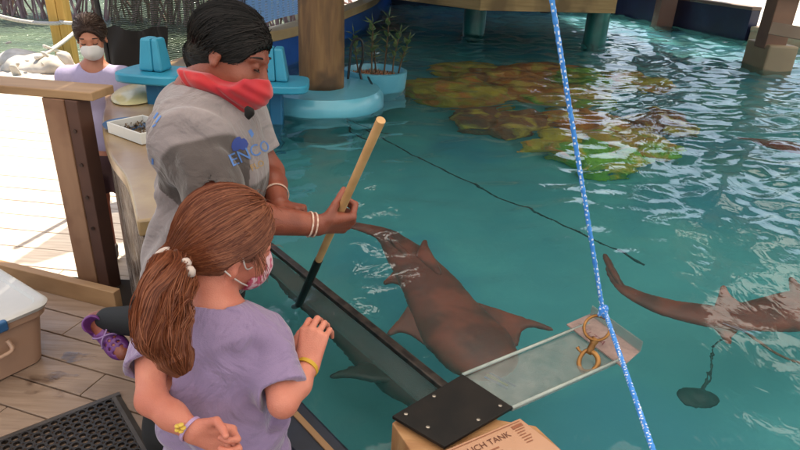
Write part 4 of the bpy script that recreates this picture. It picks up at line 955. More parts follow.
mb = MB(); mb.tube(catmull([P_(728, 344, .46), P_(756, 362, .46), P_(782, 376, .46), P_(812, 388, .46)], 5), [.006]*16, 8)
tag(mb.build('thin_line', mat('tan_line', '#7a5440', 0.6), smooth=True), 'thin tan line under water trailing below the right shark', 'line')

# ================================================================== FEEDING POLE
PB = Vector((-.337, 1.728, .55)); PT = Vector((-.052, 1.276, 1.35))
t = thing('feeding_pole', 'pale wooden feeding pole with black lower end held by the leaning woman', 'pole', tuple(PB))
def on_pole(f): return PB.lerp(PT, f)
mb = MB(); mb.tube([on_pole(f) for f in np.linspace(.37, 1, 12)], [.0105]*12, 14); mb.build('wooden_shaft', mat('pale_dowel', '#b98d5c', 0.5, '#c79d6c', 5, stretch=(3, 3, 3), bump=.1, bscale=30), t, auto=50)
mb = MB(); mb.tube([on_pole(f) for f in np.linspace(.0, .372, 8)], [.0125]*8, 14); mb.build('black_end', mat('black_grip', '#0d0c0d', 0.4), t, auto=50)

# ================================================================== PEOPLE
def head_prims(s, F, ears=True, child=False):
    c = F.s; R_ = F.R
    E = lambda p, r, k=.02, op='u', rot=R_: s.ell(F.p(*p), np.array(r)*c, rot, k*c, op)
    E((0, -.012, .030), (.074, .094, .084)); E((0, .030, -.030), (.058, .062, .078), .03)
    E((0, .052, -.082), (.034, .034, .030), .025)
    for sx in (-1, 1):
        E((sx*.036, .062, -.036), (.026, .026, .028), .02)            # cheeks
        s.cone(F.p(sx*.012, .083, .020), F.p(sx*.046, .070, .018), .010*c, .008*c, .012*c)   # brow
        s.ell(F.p(sx*.031, .092, .002), np.array((.014, .010, .009))*c, R_, .010*c, 's')
        s.ell(F.p(sx*.031, .078, .001), np.array((.0135, .0125, .0115))*c, R_, .004*c)       # lidded eyeball
        if ears:
            E((sx*.075, -.012, -.010), (.008, .017, .028), .008); s.ell(F.p(sx*.089, -.008, -.006), np.array((.008, .009, .016))*c, R_, .006*c, 's')
            E((sx*.080, -.006, -.034), (.007, .009, .010), .006)
        E((sx*.012, .092, -.036), (.008, .010, .008), .008)
    s.cone(F.p(0, .084, .010), F.p(0, .107, -.030), .009*c, .0125*c, .010*c)
    E((0, .092, -.060), (.020, .012, .0065), .008); E((0, .090, -.071), (.018, .012, .007), .006)
def neck_prims(s, F, base, r0, r1): s.cone(F.p(0, -.022, -.055), base, r0, r1, .03)

def hand_prims(s, wrist, D, Np, right, sc, curls, thumb=(0.5, 0.4), spread=0.06):
    D = Vector(D).normalized(); Np = Vector(Np); Np = (Np - D*Np.dot(D)).normalized()
    T = D.cross(Np) if right else Np.cross(D)
    w = Vector(wrist); tips = []
    base = [(.031, .086), (.0105, .090), (-.0105, .085), (-.030, .077)]
    lens = [(.042, .025, .020), (.046, .029, .021), (.043, .027, .021), (.034, .020, .018)]
    rad = [.0093, .0096, .0091, .0080]
    for (o_, b_), r_ in zip(base, rad): s.cone(w + T*o_*.55*sc, w + (D*b_ + T*o_)*sc, .0135*sc, (r_+.0022)*sc, .012*sc)
    s.cone(w + (D*.02+T*.018+Np*.004)*sc, w+(D*.055+T*.026+Np*.006)*sc, .014*sc, .012*sc, .012*sc)
    for i in range(4):
        p = w + (D*base[i][1] + T*base[i][0])*sc; a = 0.0; d0 = (D + T*(spread*(1.5-i)/1.5)).normalized()
        for j in range(3):
            a += curls[i][j] if isinstance(curls[i], (tuple, list)) else curls[i]
            d = (d0*math.cos(a) + Np*math.sin(a)).normalized(); q = p + d*lens[i][j]*sc
            rr = rad[i]*(1-.10*j)*sc; s.cone(p, q, rr, rr*.93, .0035*sc); p = q
        tips.append((p, d, d0))
    tp = w + (D*.022 + T*.026 + Np*.004)*sc; td = (D*.62 + T*.70 + Np*thumb[0]).normalized()
    q = tp + td*.040*sc; s.cone(tp, q, .0145*sc, .0105*sc, .008*sc)
    td2 = (D*.85 + T*(.45-thumb[1]) + Np*(thumb[0]+thumb[1])).normalized(); q2 = q + td2*.031*sc; s.cone(q, q2, .0105*sc, .0098*sc, .004*sc)
    td3 = (td2 + Np*thumb[1]*.5 - T*thumb[1]*.4).normalized(); q3 = q2 + td3*.024*sc; s.cone(q2, q3, .0098*sc, .0082*sc, .004*sc)
    tips.append((q3, td3, T)); return tips, T

def strands(mb, paths, r, sides=3, mi=0):
    for P in paths: mb.tube(P, [r*(1-.65*(i/(len(P)-1))**2) for i in range(len(P))], sides, cap=False, mi=(lambda i, k, m=random.randrange(3): m))

def nape_strands(mb, cap, root, F, tie_, n, seed, zmax, ymax, r=.0007):
    """strands lying on the hair surface below the temples, combed to the tie"""
    g_ = random.Random(seed); off = root.matrix_world.translation; me = cap.data
    bv = BVHTree.FromPolygons([tuple(v.co+off) for v in me.vertices], [tuple(p.vertices) for p in me.polygons]); tie_ = Vector(tie_)
    cand = []
    for v in me.vertices:
        l = F.R.T @ (np.array(v.co+off)-np.array(F.o))/F.s
        if l[2] < zmax and l[1] < ymax: cand.append(v.co+off)
    paths = []
    for k in range(n):
        a = cand[g_.randrange(len(cand))]; P = []; lift = g_.uniform(.0002, .0024); sw = Vector((g_.gauss(0, .12), g_.gauss(0, .12), g_.gauss(0, .12))); q = a.copy(); stop = 13 if g_.random() < .8 else g_.randint(6, 12); ph = g_.uniform(0, 6.28)
        for i in range(stop):
            h = bv.find_nearest(q); P.append(h[0]+h[1]*(lift+.0010*math.sin(i*.9+ph)))
            d = tie_-q; q = h[0] + d/(13-i) + sw*d.length*.10*math.sin(i*.5+ph)
        paths.append(P)
    strands(mb, paths, r)

def head_hair_paths(F, tie, n, seed, rx=.084, ry=.104, rz=.092, c=(0, -.012, .032), face=(.60, .50), low=-.5, lift=.0, temple=(.15, -.30), back=9):
    """strands from the hairline back over the skull to the tie point"""
    g_ = random.Random(seed); out = []; tl = np.array(tie)
    loc = lambda w: F.R.T @ (np.array(w) - np.array(F.o)) / F.s
    tloc = loc(tl); ts = np.array([(tloc[0]-c[0])/rx, (tloc[1]-c[1])/ry, (tloc[2]-c[2])/rz]); ts /= np.linalg.norm(ts)
    for k in range(n):
        while True:
            v = np.array([g_.gauss(0, 1), g_.gauss(0, 1), g_.gauss(0, 1)]); v /= np.linalg.norm(v)
            if v[1] > face[0] and v[2] < face[1]: continue            # face
            if v[1] > back: continue
            if v[2] < low and v[1] > -.1: continue
            if v[2] < temple[1] and v[1] > temple[0]: continue
            break
        P = []; om = math.acos(max(-1, min(1, v @ ts)))
        nz = g_.uniform(.985, 1.05) + lift; wv = g_.uniform(.004, .022); wp = g_.uniform(0, 6.28); dv_ = np.array([g_.gauss(0, .03) for _ in range(3)])
        for i in range(12):
            t = i/11
            q = (math.sin((1-t)*om)*v + math.sin(t*om)*ts)/max(math.sin(om), 1e-4) if om > .05 else v
            q = q + dv_*math.sin(math.pi*t) ; q = q/np.linalg.norm(q); m_ = nz + wv*math.sin(5*t+wp)
            if q[1] > face[0]+.02 and q[2] < face[1]-.03: P = None; break
            if q[2] < temple[1]-.03 and q[1] > temple[0]+.03: P = None; break
            P.append(Vector(F.p(c[0]+q[0]*rx*m_, c[1]+q[1]*ry*m_, c[2]+q[2]*rz*m_)))
        if P is None: continue
        sh = Vector(tl) + Vector((g_.gauss(0, .006), g_.gauss(0, .006), g_.gauss(0, .006))) - P[-1]
        for i in range(6, 12): P[i] = P[i] + sh*((i-6)/5)**2
        out.append(P)
    return out

def add_wrinkles(m, scale, dist, strength=.6):
    n = m.node_tree.nodes; L = m.node_tree.links; b = [x for x in n if x.type == 'BUMP'][0]; tc = [x for x in n if x.type == 'TEX_COORD'][0]
    t = n.new('ShaderNodeTexNoise'); t.inputs['Scale'].default_value = scale; t.inputs['Detail'].default_value = 3; t.inputs['Distortion'].default_value = 1.8; t.inputs['Roughness'].default_value = .45
    L.new(tc.outputs['Object'], t.inputs['Vector']); q = n.new('ShaderNodeBump'); q.inputs['Distance'].default_value = dist; q.inputs['Strength'].default_value = strength
    L.new(t.outputs['Fac'], q.inputs['Height']); L.new(q.outputs[0], b.inputs['Normal'])
def weave(m, sc, dist):
    n = m.node_tree.nodes; L = m.node_tree.links; b = n['Principled BSDF']; top_ = b.inputs['Normal'].links[0].from_socket; tc = [x for x in n if x.type == 'TEX_COORD'][0]
    t = n.new('ShaderNodeTexVoronoi'); t.inputs['Scale'].default_value = sc; L.new(tc.outputs['Object'], t.inputs['Vector'])
    q = n.new('ShaderNodeBump'); q.inputs['Distance'].default_value = dist; q.inputs['Strength'].default_value = .5; L.new(t.outputs['Distance'], q.inputs['Height']); L.new(top_, q.inputs['Normal']); L.new(q.outputs[0], b.inputs['Normal'])
for m_ in (SKINW, SKING): weave(m_, 420, .0008)
# ---------------------------------------------------------------- the girl
GF = Frame((-.330, 1.045, 1.160), (.72, .58, -.38), (.3, .1, .9), .88)
girl = thing('person', 'small girl in lavender shirt with auburn ponytail, reaching over the tank wall', 'person', (-.33, .90, 0.0))
s_ = Sdf(.0028); head_prims(s_, GF)
neckb = (-.345, .975, 1.065); neck_prims(s_, GF, neckb, .043, .046)
s_.ell((-.335, .945, .94), (.115, .070, .13), None, .04); s_.ell((-.325, .925, .80), (.10, .068, .12), None, .04); s_.ell((-.315, .905, .66), (.112, .080, .10), None, .04)
s_.cone((-.345, .965, 1.04), (-.43, .93, 1.01), .040, .042, .03); s_.cone((-.345, .965, 1.04), (-.255, .965, 1.00), .040, .042, .03)
GLs = (-.450, .925, .995); GLe = tuple(px(151, 400, Y=.825)); GLw = tuple(px(193, 431, Y=.785))
s_.chain([GLs, GLe], [.031, .0245], .02); s_.chain([GLe, tuple(Vector(GLe).lerp(Vector(GLw), .5)), GLw], [.0245, .023, .0175], .015)
GRs = (-.238, .955, .985); GRe = tuple(px(283, 403, d=1.165)); GRw = tuple(px(308, 366, d=1.215))
s_.chain([GRs, GRe], [.031, .0255], .02); s_.chain([GRe, tuple((Vector(GRe)+Vector(GRw))/2+Vector((.004, .0, .0))), GRw], [.0255, .0245, .0185], .012)
for hx, sx in ((-.37, -1), (-.27, 1)):
    s_.chain([(hx, .905, .62), (hx-.005, .95, .34), (hx-.005, .90, .07)], [.065, .046, .032], .03); s_.ell((hx-.005, .94, .035), (.032, .075, .03), None, .02)
tipsL, _ = hand_prims(s_, GLw, tuple(px(214, 437, Y=.785)-Vector(GLw)), (.05, -.95, .30), False, .72, [(1.1, 1.3, .9), (1.0, 1.3, .9), (.95, 1.3, .9), (.9, 1.3, .9)], (.5, .5), .02)
tipsR, _ = hand_prims(s_, GRw, (.10, .62, .70), (.20, .72, -.66), True, .76, [(.75, .8, .5), (.72, .85, .5), (.78, .85, .5), (.85, .9, .5)], (.5, .2), .03)
s_.build('body', SKING, girl)
# nails
nm = mat('nail', '#d79a8c', 0.3)
mb = MB()
# shirt
LAV = mat('lavender_cotton', '#7f6b8b', 0.85, '#8b7697', 5, bump=.35, bscale=45, bdist=.003, sheen=.3)
add_wrinkles(LAV, 9, .03, .7); weave(LAV, 500, .0008)
s_ = Sdf(.0036)
s_.ell((-.340, .945, .955), (.130, .083, .135), None, .04); s_.ell((-.328, .922, .80), (.128, .090, .15), None, .05); s_.ell((-.318, .905, .655), (.140, .108, .13), None, .05)
s_.cone((-.350, .955, 1.030), (-.430, .925, 1.005), .052, .047, .04); s_.cone((-.345, .962, 1.030), (-.250, .960, .995), .052, .047, .04)
le = Vector(GLs).lerp(Vector(GLe), .42); re_ = Vector(GRs).lerp(Vector(GRe), .80)
s_.cone((-.435, .93, 1.0), tuple(le), .047, .047, .03); s_.cone((-.250, .958, .99), tuple(re_), .046, .045, .03)
dL = (Vector(GLe)-Vector(GLs)).normalized(); dR = (Vector(GRe)-Vector(GRs)).normalized()
def folds(P):
    x, y, z = P[..., 0], P[..., 1], P[..., 2]
    f = .0036*np.sin(70*(z-.3*x) + 5*np.sin(14*x)) * np.exp(-((z-.80)/.09)**2)
    sw = np.sqrt((x+.27)**2 + (z-.93)**2)
    f = f + .0058*np.sin(sw*85+1.0) * np.exp(-((sw-.13)/.05)**2) * (y < .93)
    f = f + .0055*np.sin(62*(x*.8+z*.5)) * np.exp(-((x+.23)/.05)**2 - ((z-.90)/.06)**2)
    f = f + .0045*np.sin(80*(x*.5-z*.9)) * np.exp(-((x+.44)/.05)**2)
    f = f + .0018*np.sin(150*x + 8*np.sin(20*z)) * np.exp(-((z-1.02)/.030)**2)
    return f
s_.disp(folds); s_.disp(wob(8, 38, .0040, 8))
s_.ops.append(('i', le-Vector((.09,)*3), le+Vector((.09, .07, .09)), lambda P, p=np.array(le), n=np.array(dL): np.where(P[..., 0] < -.40, (P-p) @ n, -1), 0))
s_.ops.append(('i', re_-Vector((.09, .09, .10)), re_+Vector((.13,)*3), lambda P, p=np.array(re_), n=np.array(dR): np.where(P[..., 0] > -.232, (P-p) @ n, -1), 0))
s_.cone(tuple(le-dL*.014), tuple(le+dL*.02), .036, .040, .003, 's'); s_.cone(tuple(re_-dR*.022), tuple(re_+dR*.02), .0325, .037, .003, 's')
s_.cone((-.350, .968, 1.045), (-.343, .985, 1.11), .047, .075, .006, 's')
s_.build('shirt', LAV, girl)
# leggings, boots
s_ = Sdf(.006)
s_.ell((-.318, .905, .60), (.125, .095, .10), None, .04)
for hx in (-.37, -.27): s_.chain([(hx, .905, .60), (hx-.005, .95, .34), (hx-.005, .905, .16)], [.072, .053, .042], .03)
s_.build('leggings', mat('black_cotton', '#131014', 0.8), girl)
for hx in (-.375, -.275):
    s_ = Sdf(.005); s_.cone((hx, .905, .20), (hx, .905, .05), .052, .042, .02); s_.ell((hx, .955, .035), (.042, .095, .035), None, .03); s_.plane((0, 0, .002), (0, 0, -1)); s_.plane((0, 0, .20), (0, 0, 1))
    s_.build('boot', mat('plum_rubber', '#4a2350', 0.4), girl)
# hair
HAIRG = [mat('auburn_hair', '#6a3620', 0.5, '#7a4229', 60, spec=.35), mat('light_auburn_hair', '#7c462c', 0.48, '#8a5238', 60, spec=.35), mat('deep_auburn_hair', '#5a2c1b', 0.5, '#643421', 60, spec=.3)]
tie = np.array(GF.p(0, -.112, -.062)); tieV = Vector(tie)
random.seed(11)
s_ = Sdf(.0036); Rg = GF.R
s_.ell(GF.p(0, -.014, .034), np.array((.083, .103, .090))*GF.s, Rg, .02); s_.cone(GF.p(0, -.055, -.02), tuple(tie), .058, .022, .03)
for sx in (-1, 1): s_.cone(GF.p(sx*.050, -.03, -.01), tuple(tie), .032, .016, .02)
s_.ell(GF.p(0, .112, -.045), np.array((.070, .070, .098))*GF.s, Rg, .012, 's')
for sx in (-1, 1): s_.ell(GF.p(sx*.10, .005, -.035), np.array((.045, .032, .040))*GF.s, Rg, .010, 's')
s_.disp(wob(3, 120, .0012, stretch=(1, 1, 1)))
hair = s_.build('hair', HAIRG[0], girl); 
for k in HAIRG[1:]: hair.data.materials.append(k)
mb = MB(); strands(mb, head_hair_paths(GF, tie, 3000, 5, .085, .105, .093, (0, -.014, .034), low=-.75), .0007); nape_strands(mb, hair, girl, GF, tieV, 6000, 61, 9, 9, .0006)
g_ = random.Random(77)
fly = []
for k in range(90):      # loose hairs
    v = Vector((g_.gauss(0, 1), g_.gauss(0, 1), g_.gauss(.4, 1))).normalized(); a = Vector(GF.p(v.x*.085, v.y*.10-.01, v.z*.09+.03)); b = a + Vector((g_.uniform(-.01, .03), g_.uniform(-.02, .02), g_.uniform(-.02, .012))); m_ = a.lerp(b, .5)+(v*.008)
    fly.append([a, m_, b])
for k in range(40):      # wisps in front of the ear
    a = Vector(GF.p(.074, .035+g_.uniform(-.01, .01), .01+g_.uniform(-.01, .02))); b = a + Vector((g_.uniform(0, .02), g_.uniform(-.02, .005), -g_.uniform(.03, .055))); fly.append(catmull([a, a.lerp(b, .5)+Vector((.004, -.006, 0)), b], 4))
strands(mb, fly, .0006)
mb.build('hair_strands', HAIRG, hair)
# ponytail: thick wavy hanging tail
pts = [tieV, px(172, 281, d=1.075), px(163, 303, d=1.045), px(163, 328, d=1.04), px(172, 350, d=1.045), px(184, 374, d=1.05)]
cen = catmull(pts, 6); rad = np.interp(np.linspace(0, 1, len(cen)), [0, .10, .35, .65, .88, 1], [.014, .030, .037, .036, .022, .006])
s_ = Sdf(.004); s_.chain([tuple(p) for p in cen[:-7]], list(rad[:-7]*.72), .012); s_.disp(wob(13, 70, .004, stretch=(1.6, 1.6, .4)))
pony = s_.build('ponytail', HAIRG[0], girl)
mb = MB(); P_all = []
for k in range(4500):
    a = g_.uniform(0, 6.28); rr_ = math.sqrt(g_.uniform(.5, 1.0))*1.03 + (g_.uniform(0, .22) if g_.random() < .22 else 0); jt = g_.gauss(0, .16); w1 = g_.uniform(0, 6.28); st = 0 if g_.random() < .75 else g_.randint(4, 12); en = len(cen) if g_.random() < .5 else g_.randint(18, len(cen))
    lock = int(a*2.2); aa = a + .35*math.sin(lock*3.1)
    P = []
    for i in range(st, en):
        t = i/(len(cen)-1); tg = (cen[min(i+1, len(cen)-1)]-cen[max(i-1, 0)]).normalized(); u = tg.orthogonal().normalized(); u = (Vector((1, .2, 0))-tg*tg.dot(Vector((1, .2, 0)))).normalized(); w_ = tg.cross(u)
        tw = aa + jt*math.sin(4*t+w1) + 1.6*t + .30*math.sin(7*t+lock*1.7); r_ = rad[i]*rr_*(1+.10*math.sin(16*t+w1*.3+lock)) + .001
        if i > len(cen)-6: r_ += .004*abs(math.sin(lock*2.3))
        P.append(cen[i] + (u*math.cos(tw)+w_*math.sin(tw))*r_)
    if len(P) > 3: P_all.append(P)
strands(mb, P_all, .00075)
mb.build('tail_strands', HAIRG, pony)
mb = MB(); tg = (cen[2]-cen[0]).normalized(); u = tg.orthogonal().normalized(); w_ = tg.cross(u)
mb.tube([cen[1]+(u*math.cos(a)+w_*math.sin(a))*.0245 for a in np.linspace(0, 6.2832, 25)], .0058, 8, cap=False)
mb.build('hair_tie', mat('pale_hair_tie', '#b9a8a0', 0.4), girl, smooth=True)
for q_ in (px(190, 272, d=1.06), px(186, 264, d=1.075)): 
    mb = MB(); mb.lathe([(.001, -.010), (.0085, -.006), (.0095, .002), (.006, .009), (.001, .010)], 12, tuple(q_)); mb.build('hair_bobble', mat('pale_hair_tie', '#b9a8a0', 0.4), girl, smooth=True)
# mask
s_ = Sdf(.0028); c_ = GF.s
s_.ell(GF.p(0, .060, -.055), np.array((.060, .062, .056))*c_, Rg, .01); s_.cone(GF.p(0, .10, -.022), GF.p(0, .112, -.045), .014*c_, .016*c_, .02)
s_.ops.append(('i', None, None, lambda P, p=GF.p(0, .045, 0), n=GF.d(0, -1, -.15): (P-p) @ n, 0))
s_.ops.append(('i', None, None, lambda P, p=GF.p(0, .09, -.012), n=GF.d(0, -.25, 1): (P-p) @ n, 0))
s_.build('mask', mat('pink_patterned_mask', '#b8506a', 0.8, '#cfa9b2', 70, contrast=(.44, .52), bump=.2, bscale=120, bdist=.001), girl)
for sx in (1, -1):
    mb = MB()
    for z0 in (-.020, -.078): mb.tube(catmull([GF.p(sx*.052, .056, z0), GF.p(sx*.072, .025, z0*.6-.014), GF.p(sx*.084, -.012, (.018 if z0 > -.04 else -.040)), GF.p(sx*.080, -.030, (.012 if z0 > -.04 else -.030))], 6), .0016, 6)
    mb.build('ear_loop', mat('white_elastic', '#c9c0bb', 0.7), girl, smooth=True)
# wristbands
def band(center, axis, r, w_, name, m, parent, extra=0):
    ax = Vector(axis).normalized(); u = ax.orthogonal().normalized(); v = ax.cross(u); mb = MB(); N = 32
    c = Vector(center); vs = []
    for k in range(N):
        a = 2*math.pi*k/N; d = u*math.cos(a)+v*math.sin(a)
        vs += [c+d*r-ax*w_/2, c+d*(r+.0025)-ax*w_/2, c+d*(r+.0025)+ax*w_/2, c+d*r+ax*w_/2]
    fs = []
    for k in range(N):
        for j in range(4): fs.append((4*k+j, 4*k+(j+1) % 4, (4*((k+1) % N))+(j+1) % 4, (4*((k+1) % N))+j))
    mb.add(vs, fs); return mb.build(name, m, parent, auto=50)
axR = Vector(GRw)-Vector(GRe); band(Vector(GRw)-axR.normalized()*.004, axR, .0205, .008, 'wristband', mat('yellow_band', '#b98f1e', 0.5), girl)
axL = Vector(GLw)-Vector(GLe); band(Vector(GLw)-axL.normalized()*.006, axL, .0205, .006, 'bracelet', mat('lilac_band', '#a98cb0', 0.5), girl)
mb = MB(); cc = px(180, 428, d=(Vector(GLw)-Vector((0, 0, CAM_H))).length-.026); fl_ = []
for k in range(5):
    a = 2*math.pi*k/5; mb.lathe([(.0005, -.002), (.0045, -.001), (.0045, .001), (.0005, .002)], 10, tuple(cc + rt*math.cos(a)*.0055 + up*math.sin(a)*.0055))
mb.build('flower_charm', mat('yellow_charm', '#c9a94a', 0.5), girl)

# ---------------------------------------------------------------- the leaning woman
WF = Frame((-.450, 1.600, 1.418), (.89, -.20, -.38), (.32, .10, .9), .965)
woman = thing('person', 'dark haired woman in grey shirt and red bandana, holding a pole over the water', 'person', (-.65, 1.55, 0.0))
hip = Vector((-.60, 1.50, .80)); nb = Vector((-.545, 1.600, 1.315))
s_ = Sdf(.0034); head_prims(s_, WF); neck_prims(s_, WF, tuple(nb), .056, .064)
TF = Frame((-.545, 1.56, 1.10), (1, 0, -.15), (.12, .08, 1), 1.0)
s_.ell(TF.p(0, .01, .06), (.17, .105, .15), TF.R, .05); s_.ell(TF.p(0, .01, -.16), (.15, .11, .16), TF.R, .06); s_.ell((-.57, 1.50, .80), (.11, .16, .11), None, .06)
WRs, WRe, WRw = Vector((-.527, 1.425, 1.235)), Vector((-.425, 1.315, 1.09)), None
HC = on_pole(.615)                                   # where the hand closes on the pole
A_ = (PT-PB).normalized(); D0 = Vector((.92, .36, .0)); D_ = (D0 - A_*D0.dot(A_)).normalized(); Np_ = A_.cross(D_).normalized()
WRw = HC - Np_*.026 - D_*.062
s_.chain([tuple(nb+Vector((-.01, -.02, -.06))), tuple(WRs)], [.07, .062], .05); s_.chain([tuple(nb+Vector((.0, .04, -.07))), (-.50, 1.74, 1.215)], [.07, .062], .05)
s_.chain([tuple(WRs), tuple(WRe)], [.056, .045], .03); m1_ = WRe.lerp(WRw, .35)
s_.chain([tuple(WRe), tuple(m1_), tuple(WRw)], [.044, .041, .028], .02)
WLs, WLe = Vector((-.50, 1.745, 1.215)), Vector((-.40, 1.72, 1.05)); WLw = px(279, 205, d=1.69)
s_.chain([tuple(WLs), tuple(WLe)], [.054, .042], .03); s_.chain([tuple(WLe), tuple(WLe.lerp(WLw, .4)), tuple(WLw)], [.042, .038, .027], .02)
wt, _ = hand_prims(s_, tuple(WRw), D_, Np_, True, 1.0, [(1.15, 1.25, .8), (1.2, 1.25, .8), (1.2, 1.25, .8), (1.15, 1.25, .8)], (.75, .35), .02)
hand_prims(s_, tuple(WLw), (.85, -.30, .05), (.1, -.3, -.9), False, .82, [(1.2, 1.3, .8)]*4, (.4, .2), .05)
WK, WA = px(188, 322, d=2.06), px(103, 320, d=2.33)
s_.chain([(-.63, 1.55, .74), tuple(WK), tuple(WA)], [.085, .056, .036], .04); fd = Vector((.10, -.02, -.16)).normalized()
s_.cone(tuple(px(93, 321, d=2.34)), tuple(px(123, 353, d=2.25)), .027, .024, .02)
s_.chain([(-.60, 1.40, .74), (-.62, 1.31, .42), (-.63, 1.29, .10)], [.085, .056, .038], .04); s_.ell((-.57, 1.30, .045), (.11, .04, .035), None, .02)
s_.build('body', SKINW, woman)
# shirt
GREY = mat('heather_grey_cotton', '#7a7071', 0.9, '#8a7f80', 6, bump=.35, bscale=50, bdist=.003, sheen=.25)
WETG = mat('wet_grey_cotton', '#4a4240', 0.75, '#564c4a', 6, bump=.35, bscale=50, bdist=.003)
add_wrinkles(GREY, 7, .04, .7); weave(GREY, 420, .0010)
s_ = Sdf(.0045)
s_.ell(TF.p(0, .015, .065), (.200, .132, .160), TF.R, .05); s_.ell(TF.p(0, .055, .01), (.155, .115, .11), TF.R, .05); s_.ell(TF.p(0, .022, -.15), (.180, .135, .19), TF.R, .07); s_.ell((-.565, 1.50, .83), (.135, .19, .13), None, .07); s_.plane((0, 0, .775), (0, 0, -1))
s_.ell(TF.p(0, -.030, .13), (.165, .088, .115), TF.R, .05)
s_.cone(tuple(nb+Vector((-.02, -.03, -.065))), tuple(WRs), .080, .070, .06); s_.cone(tuple(nb+Vector((-.01, .05, -.07))), tuple(WLs), .085, .076, .06)
we = WRs.lerp(WRe, .80); wl = WLs.lerp(WLe, .72)
s_.cone(tuple(WRs), tuple(we), .073, .072, .04); s_.cone(tuple(WLs), tuple(wl), .076, .066, .04)
dW = (WRe-WRs).normalized(); dWl = (WLe-WLs).normalized()
def wfolds(P):
    x, y, z = P[..., 0], P[..., 1], P[..., 2]
    q = P - np.array(WRs)
    along = q @ np.array(dW)
    f = .0075*np.sin(55*along + 18*z + 2*np.sin(20*y)) * np.exp(-((y-1.40)/.09)**2)
    r_ = np.sqrt((x+.60)**2 + (z-1.24)**2)
    f = f + .0070*np.sin(60*r_ + 6*np.arctan2(z-1.24, x+.60)) * np.exp(-((r_-.16)/.09)**2)
    f = f + .009*np.sin(34*x+12*z+3*np.sin(9*z)) * np.exp(-((z-.93)/.16)**2)
    return f
s_.disp(wfolds); s_.disp(wob(18, 24, .005, 8))
s_.ops.append(('i', we-Vector((.12,)*3), we+Vector((.12, .10, .12)), lambda P, p=np.array(we), n=np.array(dW): np.where(np.linalg.norm(P-p, axis=-1) < .115, (P-p) @ n, -1), 0))
s_.ops.append(('i', wl-Vector((.09,)*3), wl+Vector((.12,)*3), lambda P, p=np.array(wl), n=np.array(dWl): np.where(np.linalg.norm(P-p, axis=-1) < .10, (P-p) @ n, -1), 0))
s_.cone(tuple(we-dW*.03), tuple(we+dW*.03), .060, .070, .004, 's'); s_.cone(tuple(wl-dWl*.02), tuple(wl+dWl*.03), .052, .062, .004, 's')
nk0 = Vector(WF.p(0, -.03, -.07)); s_.cone(tuple(nb+(nb-nk0)*.12+Vector((.012, 0, .012))), tuple(nk0), .070, .10, .008, 's')
n_ = GREY.node_tree.nodes; an = n_.new('ShaderNodeAttribute'); an.attribute_name = 'wet'; mxw = n_.new('ShaderNodeMix'); mxw.data_type = 'RGBA'; mxw.inputs['B'].default_value = col('#4c4341')
lk = [l for l in GREY.node_tree.links if l.to_socket.name == 'Base Color'][0]; src = lk.from_socket; GREY.node_tree.links.new(src, mxw.inputs['A']); GREY.node_tree.links.new(an.outputs['Fac'], mxw.inputs['Factor']); GREY.node_tree.links.new(mxw.outputs['Result'], n_['Principled BSDF'].inputs['Base Color'])
shirt = s_.build('shirt', GREY, woman)
me = shirt.data; off = np.array(woman.matrix_world.translation); nV = len(me.vertices)
co = np.empty(nV*3, np.float32); me.vertices.foreach_get('co', co); co = co.reshape(-1, 3)+off
nf = len(me.polygons); ce = np.empty(nf*3, np.float32); me.polygons.foreach_get('center', ce); ce = ce.reshape(-1, 3)+off
q = ce-np.array(WRs); al = q @ np.array(dW); dist = np.linalg.norm(q-al[:, None]*np.array(dW), axis=1)
qv = co-np.array(WRs); alv = qv @ np.array(dW); dv = np.linalg.norm(qv-alv[:, None]*np.array(dW), axis=1)
sm = lambda v, w_: np.clip(v/w_+.5, 0, 1)
wet1 = sm(alv + wob(2, 30, .014)(co) - .045, .007)*(dv < .125)*(co[:, 1] < 1.475)
wet2 = sm(1.115 - co[:, 2] - wob(6, 30, .016)(co), .008)*sm(co[:, 0] + .485 + wob(16, 30, .012)(co), .012)
at_ = me.attributes.new('wet', 'FLOAT', 'POINT'); at_.data.foreach_set('value', np.maximum(wet1, wet2).astype(np.float32))
me.update()
# printed lettering and emblem on the chest (wrapped onto the cloth)
bvh = BVHTree.FromPolygons([tuple(c) for c in co], [tuple(p.vertices) for p in me.polygons])
def chest_text(body, x_, y_, size, m, rot, name):
    o_ = px(x_, y_, d=1.55); dr = (o_-Vector((0, 0, CAM_H))).normalized(); ca, sa = math.cos(R(rot)), math.sin(R(rot))
    X_ = rt*ca+up*sa; Y_ = up*ca-rt*sa; Mx = Matrix((X_, Y_, X_.cross(Y_))).transposed().to_4x4(); Mx.translation = o_
    return text_mesh(body, size, name, m, woman, Mx, (bvh, dr))
BLUEI = mat('print_blue', '#4f78b8', 0.7); NAVI = mat('print_navy', '#2b3f86', 0.7); GOLDI = mat('print_gold', '#b08a4a', 0.7)
chest_text('ENCO', 232, 167, .044, BLUEI, 24, 'chest_lettering'); chest_text('FLO', 252, 171, .022, GOLDI, 26, 'chest_lettering')
def decal(pts2, name, m, d=1.55):
    mb_ = MB(); b = bmesh.new(); vs = [b.verts.new(px(x, y, d=d)) for x, y in pts2]; b.faces.new(vs)
    bmesh.ops.triangulate(b, faces=b.faces); 
    for _ in range(3): bmesh.ops.subdivide_edges(b, edges=b.edges, cuts=1); bmesh.ops.triangulate(b, faces=b.faces)
    for v in b.verts:
        dr = (v.co-Vector((0, 0, CAM_H))).normalized(); h = bvh.ray_cast(v.co-dr*.3, dr)
        if h[0] is not None: v.co = h[0]-dr*.002
    for v in b.verts: v.co -= woman.matrix_world.translation
    m_ = bpy.data.meshes.new(name); b.to_mesh(m_); b.free(); return link(name, m_, m, woman)
